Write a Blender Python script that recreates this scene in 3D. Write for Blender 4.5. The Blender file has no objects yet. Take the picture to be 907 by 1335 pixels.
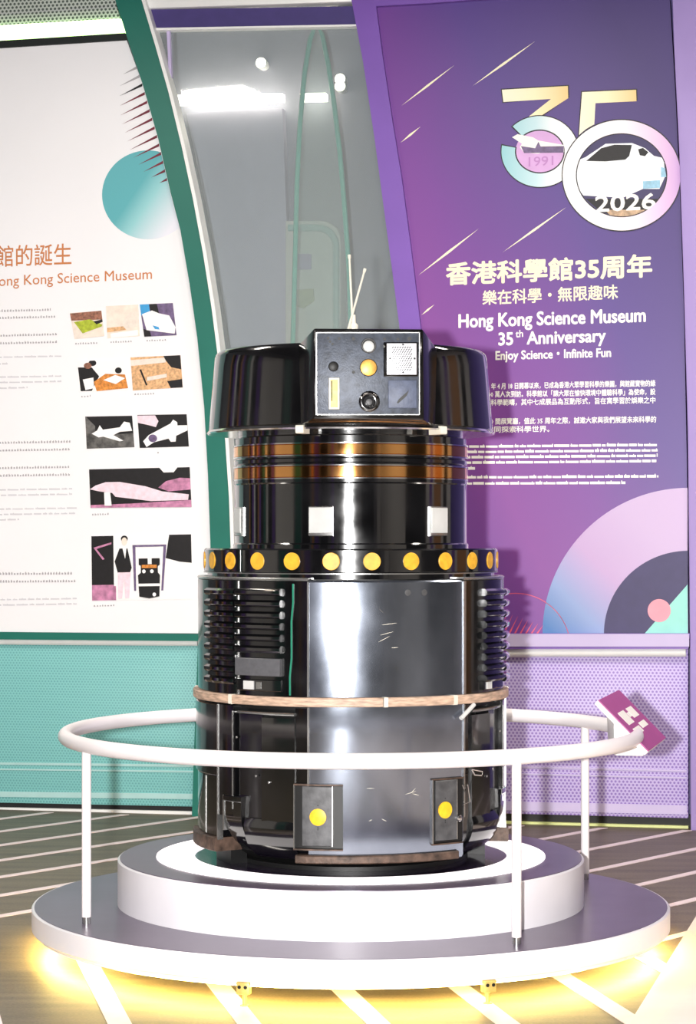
import bpy, bmesh, math, random
from mathutils import Vector, Matrix
random.seed(7)
sin, cos, pi, R = math.sin, math.cos, math.pi, math.radians
sc = bpy.context.scene
C = sc.collection

# ------------------------------------------------------------------ camera, world, lights, exposure
F_PX, PCX, PCY = 2934.0, 453.5, 698.0          # focal length and horizon point in photo pixels (907 x 1335)
CAM = Vector((-0.008, -6.38, 1.16))
cam_d = bpy.data.cameras.new('camera')
cam_d.sensor_fit = 'VERTICAL'; cam_d.sensor_height = 24.0
cam_d.lens = 24.0 * F_PX / 1335.0
cam_d.shift_y = (PCY - 667.5) / 1335.0
cam_d.clip_start = 0.05; cam_d.clip_end = 100
cam = bpy.data.objects.new('camera', cam_d); C.objects.link(cam)
cam.location = CAM; cam.rotation_euler = (R(90), 0, 0)
sc.camera = cam

w = bpy.data.worlds.new('room_ambient'); sc.world = w; w.use_nodes = True
w.node_tree.nodes['Background'].inputs[0].default_value = (0.75, 0.8, 1.0, 1)
w.node_tree.nodes['Background'].inputs[1].default_value = 0.0

def lamp(name, kind, loc, energy, color=(1, 1, 1), rot=(0, 0, 0), **kw):
    d = bpy.data.lights.new(name, kind); d.energy = energy; d.color = color
    for k, v in kw.items(): setattr(d, k, v)
    o = bpy.data.objects.new(name, d); C.objects.link(o); o.location = loc; o.rotation_euler = rot
    return o
# camera flash, a little to the left of the lens
lamp('camera_flash_offscreen', 'SPOT', (-0.21, -6.40, 1.17), 1900, (1, 0.985, 0.97), (R(90), 0, 0),
     spot_size=R(75), spot_blend=0.6, shadow_soft_size=0.035)
# ceiling panels of the hall (their housings are built further down)
CEIL = 3.7
CEIL_LAMPS = [(x, y, 'ceiling_panel_%s_%s_offscreen' % (row, col)) for y, row in ((-5.6, 'front'), (0.2, 'rear')) for x, col in ((-2.4, 'left'), (0.0, 'middle'), (2.4, 'right'))]
for (x, y, nm) in CEIL_LAMPS:
    lamp(nm, 'AREA', (x, y, CEIL - 0.075), 60, (1.0, 0.93, 0.84), (0, 0, 0), shape='RECTANGLE', size=1.15, size_y=0.28)
vs = sc.view_settings
vs.view_transform = 'Standard'; vs.look = 'None'; vs.gamma = 1.0; vs.use_curve_mapping = False
vs.exposure = 0.1

# ------------------------------------------------------------------ helpers
def lin(c):
    return tuple(((v / 255) / 12.92 if v / 255 <= 0.04045 else ((v / 255 + 0.055) / 1.055) ** 2.4) for v in c) + (1,)

def new_mat(name):
    m = bpy.data.materials.new(name); m.use_nodes = True
    nt = m.node_tree; b = nt.nodes['Principled BSDF']
    return m, nt, b

def mat(name, c, rough=0.5, metal=0.0, var=0.0, scale=20.0, bump=0.0, bscale=None, emit=0.0, ecol=None,
        coat=0.0, stretch=None, rvar=0.0, spec=0.5):
    """plain procedural material: base colour broken up by noise, optional bump, gloss variation and emission"""
    m, nt, b = new_mat(name); L = nt.links
    b.inputs['Roughness'].default_value = rough; b.inputs['Metallic'].default_value = metal
    b.inputs['Specular IOR Level'].default_value = spec
    b.inputs['Coat Weight'].default_value = coat; b.inputs['Coat Roughness'].default_value = 0.06
    col = lin(c)
    b.inputs['Base Color'].default_value = col
    tc = nt.nodes.new('ShaderNodeTexCoord'); mp = nt.nodes.new('ShaderNodeMapping')
    L.new(tc.outputs['Object'], mp.inputs['Vector'])
    if stretch: mp.inputs['Scale'].default_value = stretch
    nz = nt.nodes.new('ShaderNodeTexNoise'); nz.inputs['Scale'].default_value = scale
    nz.inputs['Detail'].default_value = 5; L.new(mp.outputs[0], nz.inputs['Vector'])
    if var:
        rp = nt.nodes.new('ShaderNodeValToRGB')
        rp.color_ramp.elements[0].position = 0.3; rp.color_ramp.elements[1].position = 0.7
        rp.color_ramp.elements[0].color = tuple(v * (1 - var) for v in col[:3]) + (1,)
        rp.color_ramp.elements[1].color = tuple(min(1, v * (1 + var)) for v in col[:3]) + (1,)
        L.new(nz.outputs['Fac'], rp.inputs[0]); L.new(rp.outputs[0], b.inputs['Base Color'])
    if rvar:
        mr = nt.nodes.new('ShaderNodeMapRange'); mr.inputs[1].default_value = 0.3; mr.inputs[2].default_value = 0.7
        mr.inputs[3].default_value = max(0, rough - rvar); mr.inputs[4].default_value = rough + rvar
        L.new(nz.outputs['Fac'], mr.inputs[0]); L.new(mr.outputs[0], b.inputs['Roughness'])
    if bump:
        n2 = nt.nodes.new('ShaderNodeTexNoise'); n2.inputs['Scale'].default_value = bscale or scale * 3
        n2.inputs['Detail'].default_value = 3; L.new(mp.outputs[0], n2.inputs['Vector'])
        bp = nt.nodes.new('ShaderNodeBump'); bp.inputs['Strength'].default_value = bump; bp.inputs['Distance'].default_value = 0.01
        L.new(n2.outputs['Fac'], bp.inputs['Height']); L.new(bp.outputs[0], b.inputs['Normal'])
    if emit:
        b.inputs['Emission Color'].default_value = lin(ecol or c); b.inputs['Emission Strength'].default_value = emit
    return m

def mat_grad(name, vec, stops, rough=0.5, emit=0.0, noise=0.0, interp='LINEAR'):
    """printed colour gradient along a direction of the object's own bounding box"""
    m, nt, b = new_mat(name); L = nt.links
    b.inputs['Roughness'].default_value = rough
    tc = nt.nodes.new('ShaderNodeTexCoord')
    d = nt.nodes.new('ShaderNodeVectorMath'); d.operation = 'DOT_PRODUCT'
    L.new(tc.outputs['Generated'], d.inputs[0]); d.inputs[1].default_value = vec
    src = d.outputs['Value']
    if noise:
        nz = nt.nodes.new('ShaderNodeTexNoise'); nz.inputs['Scale'].default_value = 2.2
        L.new(tc.outputs['Generated'], nz.inputs['Vector'])
        ma = nt.nodes.new('ShaderNodeMath'); ma.operation = 'MULTIPLY_ADD'
        L.new(nz.outputs['Fac'], ma.inputs[0]); ma.inputs[1].default_value = noise; L.new(src, ma.inputs[2]); src = ma.outputs[0]
    rp = nt.nodes.new('ShaderNodeValToRGB'); e = rp.color_ramp.elements; rp.color_ramp.interpolation = interp
    while len(e) < len(stops): e.new(0.5)
    for el, (p, c) in zip(e, stops): el.position = p; el.color = lin(c)
    L.new(src, rp.inputs[0]); L.new(rp.outputs[0], b.inputs['Base Color'])
    if emit:
        L.new(rp.outputs[0], b.inputs['Emission Color']); b.inputs['Emission Strength'].default_value = emit
    return m

PHI = R(12.5)                                     # the exhibit wall is turned, its right end nearer
WU = Vector((cos(PHI), -sin(PHI), 0)); WN = Vector((-sin(PHI), -cos(PHI), 0))
WO = Vector((-0.008, -6.38 + 9.20, 0))            # a point on the wall's face at floor level

def mat_perf(name, c, hole, pitch=0.022, rough=0.45, metal=0.0, emit=0.0, ecol=None, thr=0.30):
    """perforated sheet: staggered round holes drawn from wall coordinates, with bump"""
    m, nt, b = new_mat(name); L = nt.links
    b.inputs['Roughness'].default_value = rough; b.inputs['Metallic'].default_value = metal
    g = nt.nodes.new('ShaderNodeNewGeometry')
    du = nt.nodes.new('ShaderNodeVectorMath'); du.operation = 'DOT_PRODUCT'; du.inputs[1].default_value = WU
    L.new(g.outputs['Position'], du.inputs[0])
    sp = nt.nodes.new('ShaderNodeSeparateXYZ'); L.new(g.outputs['Position'], sp.inputs[0])
    def M(op, a, bb=None, cc=None):
        n = nt.nodes.new('ShaderNodeMath'); n.operation = op
        for i, v in enumerate((a, bb, cc)):
            if v is None: continue
            if isinstance(v, (int, float)): n.inputs[i].default_value = v
            else: L.new(v, n.inputs[i])
        return n.outputs[0]
    row = M('DIVIDE', sp.outputs['Z'], pitch * 0.8)
    fl = M('FLOOR', row); odd = M('MODULO', fl, 2.0)
    cu = M('ADD', M('DIVIDE', du.outputs['Value'], pitch), M('MULTIPLY', odd, 0.5))
    fx = M('SUBTRACT', M('FRACT', cu), 0.5); fz = M('MULTIPLY', M('SUBTRACT', M('FRACT', row), 0.5), 0.8)
    dist = M('SQRT', M('ADD', M('MULTIPLY', fx, fx), M('MULTIPLY', fz, fz)))
    msk = M('LESS_THAN', dist, thr)
    mx = nt.nodes.new('ShaderNodeMix'); mx.data_type = 'RGBA'
    L.new(msk, mx.inputs[0]); mx.inputs[6].default_value = lin(c); mx.inputs[7].default_value = lin(hole)
    L.new(mx.outputs[2], b.inputs['Base Color'])
    bp = nt.nodes.new('ShaderNodeBump'); bp.inputs['Strength'].default_value = 0.5; bp.inputs['Distance'].default_value = 0.003
    bp.invert = True
    L.new(msk, bp.inputs['Height']); L.new(bp.outputs[0], b.inputs['Normal'])
    return m

class MB:
    def __init__(s): s.v = []; s.f = []
    def add(s, vs, fs):
        k = len(s.v); s.v += [tuple(v) for v in vs]; s.f += [tuple(i + k for i in f) for f in fs]; return s
    def box(s, x0, x1, y0, y1, z0, z1):
        return s.add([(x, y, z) for z in (z0, z1) for y in (y0, y1) for x in (x0, x1)],
                     [(0, 2, 3, 1), (4, 5, 7, 6), (0, 1, 5, 4), (2, 6, 7, 3), (0, 4, 6, 2), (1, 3, 7, 5)])
    def prism(s, pts, off):
        """closed outline (3-D points) pushed along off"""
        n = len(pts); off = Vector(off)
        vs = [Vector(p) for p in pts] + [Vector(p) + off for p in pts]
        fs = [tuple(range(n))[::-1], tuple(range(n, 2 * n))] + [(i, (i + 1) % n, n + (i + 1) % n, n + i) for i in range(n)]
        return s.add(vs, fs)
    def rev(s, prof, a0=0, a1=360, seg=96, plan=None):
        """closed (r,z) outline turned about the robot's axis between two bearings (0 = towards the camera, + to the right)"""
        full = abs(a1 - a0) >= 359.9; n = seg if full else seg + 1; m = len(prof); vs = []; fs = []
        for i in range(n):
            a = a0 + (a1 - a0) * i / seg; dr = plan(a) if plan else 0.0
            for (r, z) in prof: vs.append(((r + dr) * sin(R(a)), -(r + dr) * cos(R(a)), z))
        for i in range(seg):
            j = (i + 1) % n
            for k in range(m):
                l = (k + 1) % m; fs.append((i * m + k, j * m + k, j * m + l, i * m + l))
        if not full: fs += [tuple(range(m)), tuple(range((n - 1) * m, n * m))[::-1]]
        return s.add(vs, fs)
    def tube(s, pts, r, seg=10, closed=False, caps=True):
        pts = [Vector(p) for p in pts]; n = len(pts); vs = []; fs = []; prev = None
        for i, p in enumerate(pts):
            a = pts[(i - 1) % n] if (closed or i) else p; b = pts[(i + 1) % n] if (closed or i < n - 1) else p
            t = (b - a).normalized()
            if prev is None:
                up = Vector((0, 0, 1)) if abs(t.z) < 0.9 else Vector((1, 0, 0)); x = t.cross(up).normalized()
            else: x = (prev - t * prev.dot(t)).normalized()
            prev = x; y = t.cross(x); rr = r[i] if isinstance(r, (list, tuple)) else r
            vs += [p + (x * cos(2 * pi * k / seg) + y * sin(2 * pi * k / seg)) * rr for k in range(seg)]
        for i in range(n if closed else n - 1):
            j = (i + 1) % n
            for k in range(seg): l = (k + 1) % seg; fs.append((i * seg + k, i * seg + l, j * seg + l, j * seg + k))
        if caps and not closed: fs += [tuple(range(seg))[::-1], tuple(range((n - 1) * seg, n * seg))]
        return s.add(vs, fs)
    def lathe(s, prof, o, axis, seg=24):
        """(r,h) open profile round an arbitrary axis from point o, closed to the axis at both ends"""
        o = Vector(o); axis = Vector(axis).normalized()
        up = Vector((0, 0, 1)) if abs(axis.z) < 0.9 else Vector((1, 0, 0))
        x = axis.cross(up).normalized(); y = axis.cross(x); vs = []; fs = []; m = len(prof)
        for k in range(seg):
            dd = x * cos(2 * pi * k / seg) + y * sin(2 * pi * k / seg)
            vs += [o + dd * r + axis * h for (r, h) in prof]
        for k in range(seg):
            l = (k + 1) % seg
            for i in range(m - 1): fs.append((k * m + i, l * m + i, l * m + i + 1, k * m + i + 1))
        fs += [tuple(k * m for k in range(seg)), tuple(k * m + m - 1 for k in range(seg))[::-1]]
        return s.add(vs, fs)
    def build(s, name, material, parent=None, smooth=35, bevel=0.0, flip=True):
        me = bpy.data.meshes.new(name); me.from_pydata(s.v, [], s.f)
        bm = bmesh.new(); bm.from_mesh(me)
        if flip: bmesh.ops.recalc_face_normals(bm, faces=bm.faces)
        if bevel:
            es = [e for e in bm.edges if len(e.link_faces) == 2 and e.calc_face_angle(0) > R(40)]
            bmesh.ops.bevel(bm, geom=es, offset=bevel, segments=2, affect='EDGES', profile=0.5, clamp_overlap=True)
        bm.to_mesh(me); bm.free()
        if smooth:
            me.shade_smooth(); me.set_sharp_from_angle(angle=R(smooth))
        me.materials.append(material)
        o = bpy.data.objects.new(name, me); C.objects.link(o)
        put(o, parent); return o

def put(o, parent):
    if parent is None: return
    o.parent = parent
    p = parent
    while p and p.type != 'EMPTY': p = p.parent
    if p and parent is p: o.matrix_parent_inverse = Matrix.Translation(-p.location)

def thing(name, label, cat, loc=(0, 0, 0), group=None):
    o = bpy.data.objects.new(name, None); C.objects.link(o); o.location = loc; o.empty_display_size = 0.1
    return tag(o, label, cat, group)
def tag(o, label, cat, group=None):
    o['label'] = label; o['category'] = cat
    if group: o['group'] = group
    return o
def struct(o, label=None):
    o['kind'] = 'structure'
    if label: o['label'] = label
    return o

# wall layout: a photo pixel -> a point on the exhibit wall (off = distance in front of the wall's face)
def onwall(px, py, off=0.0):
    d = Vector(((px - PCX) / F_PX, 1.0, -(py - PCY) / F_PX))
    o = WO + WN * off
    t = (o - CAM).dot(WN) / d.dot(WN)
    return CAM + d * t
def wuz(px, py, off=0.0):
    p = onwall(px, py, off) - WO
    return p.dot(WU), p.z
def wpt(u, z, off=0.0): return WO + WU * u + WN * off + Vector((0, 0, z))
def slab(name, px, off0, off1, material, parent=None, bevel=0.0, extra=None):
    """panel standing on the wall: outline from photo points at its front face off1, back to off0"""
    pts = [onwall(x, y, off1) for x, y in px]
    return MB().prism(pts, WN * (off0 - off1)).build(name, material, parent, bevel=bevel)
def slab_uz(name, uz, off0, off1, material, parent=None, bevel=0.0):
    return MB().prism([wpt(u, z, off1) for u, z in uz], WN * (off0 - off1)).build(name, material, parent, bevel=bevel)
def flat(name, px, off, material, parent=None):
    """flat print on the wall"""
    return MB().add([onwall(x, y, off) for x, y in px], [tuple(range(len(px)))]).build(name, material, parent, smooth=0, flip=False)
def flats(name, polys, off, material, parent=None):
    m = MB()
    for p in polys: m.add([onwall(x, y, off) for x, y in p], [tuple(range(len(p)))])
    return m.build(name, material, parent, smooth=0, flip=False)
def ell(cx, cy, rx, ry, a0=0, a1=360, n=48):
    return [(cx + rx * cos(R(a0 + (a1 - a0) * i / n)), cy - ry * sin(R(a0 + (a1 - a0) * i / n))) for i in range(n + (abs(a1 - a0) < 359.9))]
def ring_px(name, cx, cy, rx, ry, wd, a0, a1, off, material, parent, n=64):
    m = MB(); vs = []; fs = []
    for i in range(n + 1):
        a = R(a0 + (a1 - a0) * i / n)
        for k in (0, 1): vs.append(onwall(cx + (rx - wd * k) * cos(a), cy - (ry - wd * k) * sin(a), off))
    for i in range(n): fs.append((2 * i, 2 * i + 1, 2 * i + 3, 2 * i + 2))
    return m.add(vs, fs).build(name, material, parent, smooth=0, flip=False)
def text_on(name, s, box, off, material, parent, bold=0.0, res=3):
    """lettering printed on the wall; box = (left px, right px, baseline px at left, baseline px at right, letter height px)"""
    x0, x1, yl, yr, h = box
    cu = bpy.data.curves.new(name, 'FONT'); cu.body = s; cu.size = 1.0; cu.resolution_u = res
    cu.fill_mode = 'FRONT'
    ob = bpy.data.objects.new(name + '_tmp', cu); C.objects.link(ob)
    dg = bpy.context.evaluated_depsgraph_get(); me = bpy.data.meshes.new_from_object(ob.evaluated_get(dg))
    bpy.data.objects.remove(ob); bpy.data.curves.remove(cu)
    xs = [v.co.x for v in me.vertices]; ys = [v.co.y for v in me.vertices]
    mx0, mx1 = min(xs), max(xs); my1 = max(ys)
    p0 = wuz(x0, yl, off); p1 = wuz(x1, yr, off); ht = wuz(x0, yl - h, off)[1] - p0[1]
    for v in me.vertices:
        t = (v.co.x - mx0) / (mx1 - mx0)
        v.co = wpt(p0[0] + (p1[0] - p0[0]) * t, p0[1] + (p1[1] - p0[1]) * t + v.co.y / my1 * ht, off)
    if bold:                                            # heavier weight: the outline repeated a hair to each side
        k = bold * ht * 1.1; m_ = MB(); vs = [v.co.copy() for v in me.vertices]; fs = [tuple(p.vertices) for p in me.polygons]
        for i, (a, b) in enumerate(((0, 0), (1, 0), (-1, 0), (0, 1), (0, -1), (0.7, 0.7), (-0.7, -0.7), (0.7, -0.7), (-0.7, 0.7))):
            m_.add([v + WU * a * k + Vector((0, 0, b * k)) + WN * 0.000004 * i for v in vs], fs)
        bpy.data.meshes.remove(me); me = bpy.data.meshes.new(name); me.from_pydata(m_.v, [], m_.f)
    me.materials.clear(); me.materials.append(material)
    me.name = name
    o = bpy.data.objects.new(name, me); o['kind'] = 'stuff'; C.objects.link(o); put(o, parent); return o
def word_rows(name, rows, off, material, parent, h=3.0, wmin=5, wmax=22, gap=2.2, seed=1):
    """rows of print too small to read: one small block per word"""
    rnd = random.Random(seed); polys = []
    for (x0, x1, yl, yr) in rows:
        x = x0
        while x < x1 - 1:
            w_ = min(rnd.uniform(wmin, wmax), x1 - x); t = (x - x0) / (x1 - x0); y = yl + (yr - yl) * t
            hh = h * rnd.uniform(0.85, 1.1)
            polys.append([(x, y), (x + w_, y), (x + w_, y - hh), (x, y - hh)])
            if rnd.random() < 0.7:
                k = x + rnd.uniform(0, max(0.1, w_ - 1.2)); polys.append([(k, y - hh), (k + 1.1, y - hh), (k + 1.1, y - hh * 1.4), (k, y - hh * 1.4)])
            x += w_ + gap
    o = flats(name, polys, off, material, parent); o['kind'] = 'stuff'; return o

# ------------------------------------------------------------------ materials
M = {}
def mdef(k, *a, **kw): M[k] = mat(k, *a, **kw)
mdef('black_gloss', (13, 13, 15), 0.10, var=0.3, scale=9, rvar=0.06, coat=0.6, bump=0.012, bscale=14)
mdef('black_shell', (12, 12, 14), 0.16, var=0.3, scale=12, rvar=0.08, coat=0.4, bump=0.02, bscale=12)
mdef('black_matte', (10, 10, 11), 0.5, var=0.2)
mdef('worn_plate', (134, 140, 152), 0.21, metal=0.9, var=0.3, scale=5, rvar=0.06, bump=0.03, bscale=6, stretch=(1, 1, 0.7))
mdef('steel_highlight', (190, 190, 188), 0.25, metal=0.9, var=0.1)  # steel parts; on plate edges and seams also painted edge highlights
mdef('copper', (252, 178, 108), 0.10, metal=1.0, var=0.15, scale=6, rvar=0.05)
mdef('bronze_worn', (84, 70, 62), 0.22, metal=0.75, var=0.5, scale=14)
mdef('brown_worn', (84, 66, 56), 0.55, metal=0.2, var=0.6, scale=40, bump=0.15)
mdef('wood_band', (196, 166, 144), 0.5, var=0.4, scale=30, stretch=(1, 1, 6), bump=0.1)
mdef('pale_clip', (226, 220, 205), 0.4, var=0.06)
mdef('window_white', (206, 206, 204), 0.3, var=0.08, scale=14)
mdef('face_slate', (66, 72, 84), 0.45, metal=0.2, var=0.35, scale=60, bump=0.08, bscale=220)
mdef('pad_blue', (86, 94, 116), 0.5, var=0.3, scale=30, bump=0.1)
mdef('grey_plate', (88, 88, 92), 0.5, var=0.12, scale=90)
mdef('dust_plate', (84, 84, 86), 0.5, metal=0.25, var=0.3, scale=40, bump=0.05)
mdef('gold', (224, 172, 84), 0.4, metal=0.4, var=0.25, scale=70)
mdef('grille_pale', (206, 206, 212), 0.4, metal=0.2, var=0.1)
mdef('amber', (226, 170, 52), 0.35, var=0.2, scale=60)
mdef('yellow_dot', (240, 190, 40), 0.4, var=0.12, scale=90)
mdef('orange_dot', (196, 116, 54), 0.4, var=0.2, scale=60)
mdef('pale_dot', (226, 208, 164), 0.35, var=0.2, scale=60)
mdef('chrome', (214, 214, 214), 0.12, metal=1.0, var=0.05)
mdef('white_lacquer', (236, 233, 238), 0.32, var=0.03, scale=6)
mdef('rail_white', (238, 232, 234), 0.3, var=0.03, scale=6)
mdef('platform_top', (96, 84, 106), 0.3, metal=0.25, var=0.08, scale=9)
mdef('turntable', (48, 38, 60), 0.12, var=0.25, scale=5, coat=0.5)
mdef('light_ring', (255, 252, 250), 0.4, emit=0.9, ecol=(255, 248, 250))
mdef('led_warm', (255, 226, 150), 0.5, emit=46.0, ecol=(255, 226, 130))
mdef('brass_clip', (220, 190, 110), 0.4, metal=0.3, var=0.2, scale=60)
mdef('dark_base', (26, 25, 28), 0.6, var=0.2)
mdef('teal_frame', (28, 112, 98), 0.4, var=0.06, scale=4)
mdef('teal_pale', (176, 214, 212), 0.4, var=0.04)
mdef('white_edge', (246, 246, 244), 0.35, var=0.02)
mdef('purple_frame', (124, 84, 178), 0.42, var=0.05, scale=4)
mdef('purple_deep', (70, 58, 120), 0.45, var=0.06)
mdef('lilac_wall', (196, 182, 220), 0.5, var=0.04, scale=4)
mdef('panel_face', (248, 247, 250), 0.35, var=0.015, scale=2)
mdef('black_line', (18, 26, 26), 0.5, var=0.1)
mdef('led_green', (236, 255, 214), 0.5, emit=2.6, ecol=(206, 255, 168))
mdef('led_cool', (255, 250, 238), 0.5, emit=10.0, ecol=(255, 244, 222))
mdef('print_white', (248, 246, 240), 0.5, var=0.02)
mdef('print_cream', (250, 240, 206), 0.5, var=0.03)
mdef('print_ink', (20, 16, 26), 0.5, var=0.1)
mdef('print_grey', (176, 172, 176), 0.5, var=0.05)
mdef('print_orange', (206, 128, 74), 0.5, var=0.06)
mdef('print_navy', (58, 50, 96), 0.5, var=0.08)
mdef('print_teal', (150, 222, 210), 0.5, var=0.03)
mdef('print_pink', (240, 154, 170), 0.5, var=0.05)
mdef('print_red', (226, 92, 120), 0.5, var=0.05)
mdef('print_lilac', (216, 170, 222), 0.5, var=0.05)
mdef('sign_face', (168, 72, 138), 0.45, var=0.05, scale=8)
mdef('warm_wall', (196, 140, 84), 0.5, var=0.1)
mdef('hall_white', (226, 224, 222), 0.6, var=0.03)
mdef('hall_grey', (120, 120, 126), 0.7, var=0.06)
mdef('ceiling_dark', (70, 70, 76), 0.8, var=0.1)
mdef('lamp_diffuser', (255, 246, 230), 0.5)
mdef('stripe_pale', (232, 214, 214), 0.45, var=0.05, scale=20)
mdef('floor_pale', (240, 224, 214), 0.45, var=0.03, scale=8)
for k_, ior_ in (('black_gloss', 1.95), ('black_shell', 1.7)): M[k_].node_tree.nodes['Principled BSDF'].inputs['IOR'].default_value = ior_
M['perf_teal'] = mat_perf('perf_teal', (132, 198, 196), (104, 172, 172), 0.0135)
M['perf_purple'] = mat_perf('perf_purple', (198, 182, 228), (146, 120, 194), 0.0155)
M['perf_grey'] = mat_perf('perf_grey', (196, 200, 196), (84, 92, 88), 0.018)

def mat_floor():
    m, nt, b = new_mat('carpet_planks'); L = nt.links
    b.inputs['Roughness'].default_value = 0.5
    g = nt.nodes.new('ShaderNodeNewGeometry')
    n1 = nt.nodes.new('ShaderNodeTexNoise'); n1.inputs['Scale'].default_value = 130; n1.inputs['Detail'].default_value = 4
    L.new(g.outputs['Position'], n1.inputs['Vector'])
    mp = nt.nodes.new('ShaderNodeMapping'); mp.inputs['Rotation'].default_value = (0, 0, R(50)); mp.inputs['Scale'].default_value = (0.8, 7, 1)
    L.new(g.outputs['Position'], mp.inputs['Vector'])
    n2 = nt.nodes.new('ShaderNodeTexNoise'); n2.inputs['Scale'].default_value = 2.5; L.new(mp.outputs[0], n2.inputs['Vector'])
    rp = nt.nodes.new('ShaderNodeValToRGB'); rp.color_ramp.elements[0].color = lin((76, 66, 54)); rp.color_ramp.elements[1].color = lin((122, 110, 88))
    rp.color_ramp.elements[0].position = 0.3; rp.color_ramp.elements[1].position = 0.7
    mi = nt.nodes.new('ShaderNodeMath'); mi.operation = 'MULTIPLY_ADD'; mi.inputs[1].default_value = 0.45
    L.new(n1.outputs['Fac'], mi.inputs[0])
    m2 = nt.nodes.new('ShaderNodeMath'); m2.operation = 'MULTIPLY'; m2.inputs[1].default_value = 0.55
    L.new(n2.outputs['Fac'], m2.inputs[0]); L.new(m2.outputs[0], mi.inputs[2]); L.new(mi.outputs[0], rp.inputs[0])
    L.new(rp.outputs[0], b.inputs['Base Color'])
    bp = nt.nodes.new('ShaderNodeBump'); bp.inputs['Strength'].default_value = 0.12; bp.inputs['Distance'].default_value = 0.004
    L.new(n1.outputs['Fac'], bp.inputs['Height']); L.new(bp.outputs[0], b.inputs['Normal'])
    return m
M['floor'] = mat_floor()

# ------------------------------------------------------------------ the hall: floor, walls, ceiling
XL, XR, YB = -5.0, 5.0, -9.0
floor = struct(MB().box(XL, XR, YB, 5.4, -0.06, 0).build('floor', M['floor']))
# pale inlaid stripes, two families that meet along a fold line under the platform
FOLD_N = Vector((0.25, 0.97)).normalized()
def clip(poly, nrm, c, keep):
    out = []
    for i in range(len(poly)):
        a, b = poly[i], poly[(i + 1) % len(poly)]
        da = (a.dot(nrm) - c) * keep; db = (b.dot(nrm) - c) * keep
        if da >= 0: out.append(a)
        if (da > 0) != (db > 0) and abs(da - db) > 1e-9: out.append(a + (b - a) * (da / (da - db)))
    return out
def stripe(n, off, wd, lo, hi, keep):
    n = Vector(n).normalized(); d = Vector((-n.y, n.x)); c0 = n * off
    p = [c0 + d * lo - n * wd / 2, c0 + d * hi - n * wd / 2, c0 + d * hi + n * wd / 2, c0 + d * lo + n * wd / 2]
    p = clip(p, FOLD_N, 0.0, keep)
    for nn, c, k in ((Vector((1, 0)), 3.0, -1), (Vector((1, 0)), -3.0, 1), (Vector((-WN.x, -WN.y)), WO.xy.dot(-WN.xy) - 0.06, -1)):
        p = clip(p, nn, c, k) if len(p) > 2 else p
    if len(p) > 2:
        MB().prism([(v.x, v.y, -0.003) for v in p], (0, 0, 0.005)).build('floor_stripe', M['stripe_pale'], floor, smooth=0)
for k in range(-6, 8): stripe((0.98, 0.21), 0.145 + 0.3 * k, 0.056, -3, 3, -1)
for k in range(-10, 8): stripe((0.77, -0.63), 0.055 + 0.295 * k, 0.034, -5, 5, 1)
MB().prism([(0.66, -1.04, -0.003), (0.12, -3.1, -0.003), (3.4, -3.1, -0.003), (3.4, 0.5, -0.003), (1.06, 0.5, -0.003)], (0, 0, 0.0065)).build('floor_inlay', M['floor_pale'], floor, smooth=0)['label'] = 'pale floor area'

struct(MB().box(XL - 0.1, XL, YB, 5.4, 0, CEIL).build('wall_left', M['hall_grey']))
struct(MB().box(XR, XR + 0.1, YB, 5.4, 0, CEIL).build('wall_right', M['hall_white']))
struct(MB().box(XL - 0.1, XR + 0.1, YB - 0.1, YB, 0, CEIL).build('wall_front', M['hall_grey']))
struct(MB().box(XL - 0.1, XR + 0.1, 5.4, 5.5, 0, CEIL).build('wall_back', M['hall_white']))
struct(MB().box(XL - 0.1, XR + 0.1, YB - 0.1, 5.5, CEIL, CEIL + 0.1).build('ceiling', M['ceiling_dark']))
for i, (x, y, nm) in enumerate(CEIL_LAMPS):
    t = thing('ceiling_light', 'long rectangular white ceiling light panel of the hall', 'ceiling light', (x, y, CEIL), 'ceiling lights of the hall')
    hb = MB().box(x - 0.62, x + 0.62, y - 0.18, y - 0.15, CEIL - 0.09, CEIL).box(x - 0.62, x + 0.62, y + 0.15, y + 0.18, CEIL - 0.09, CEIL)
    hb.box(x - 0.62, x - 0.59, y - 0.15, y + 0.15, CEIL - 0.09, CEIL).box(x + 0.59, x + 0.62, y - 0.15, y + 0.15, CEIL - 0.09, CEIL)
    hb.build('housing', M['hall_grey'], t, smooth=0)
    MB().box(x - 0.59, x + 0.59, y - 0.15, y + 0.15, CEIL - 0.06, CEIL).build('diffuser', M['lamp_diffuser'], t, smooth=0)
# added panels on the unseen hall walls, invented to give the black robot reflections
n_tr = 1
LEFT_RUN = ((-8.4, -7.2, 'purple_frame'), (-6.9, -6.5, 'warm_wall'), (-6.0, -4.6, 'black_matte'), (-4.4, -3.5, 'teal_frame'), (-3.3, -1.2, 'white_edge'), (-1.1, -0.8, 'purple_frame'), (-0.75, -0.3, 'black_matte'),
            (-0.3, -0.1, 'white_edge'), (-0.05, 0.25, 'teal_frame'), (0.25, 0.6, 'black_matte'), (0.6, 0.8, 'purple_frame'), (0.85, 1.0, 'warm_wall'), (1.0, 1.4, 'black_matte'), (1.4, 1.6, 'white_edge'), (1.65, 1.9, 'purple_frame'), (1.9, 2.3, 'black_matte'), (2.3, 2.5, 'warm_wall'))
RIGHT_RUN = ((-3.7, -1.2, 'black_matte'), (-0.8, -0.5, 'purple_frame'), (-0.3, 0.6, 'warm_wall'), (0.9, 1.4, 'black_matte'))
for (side, y0, y1, mk) in [(-1,) + t_ for t_ in LEFT_RUN] + [(1,) + t_ for t_ in RIGHT_RUN]:
    x = XL if side < 0 else XR - 0.04
    struct(MB().box(x, x + 0.04, y0, y1, 0, 3.2).build('trim_%d' % n_tr, M[mk], smooth=0)); n_tr += 1
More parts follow.
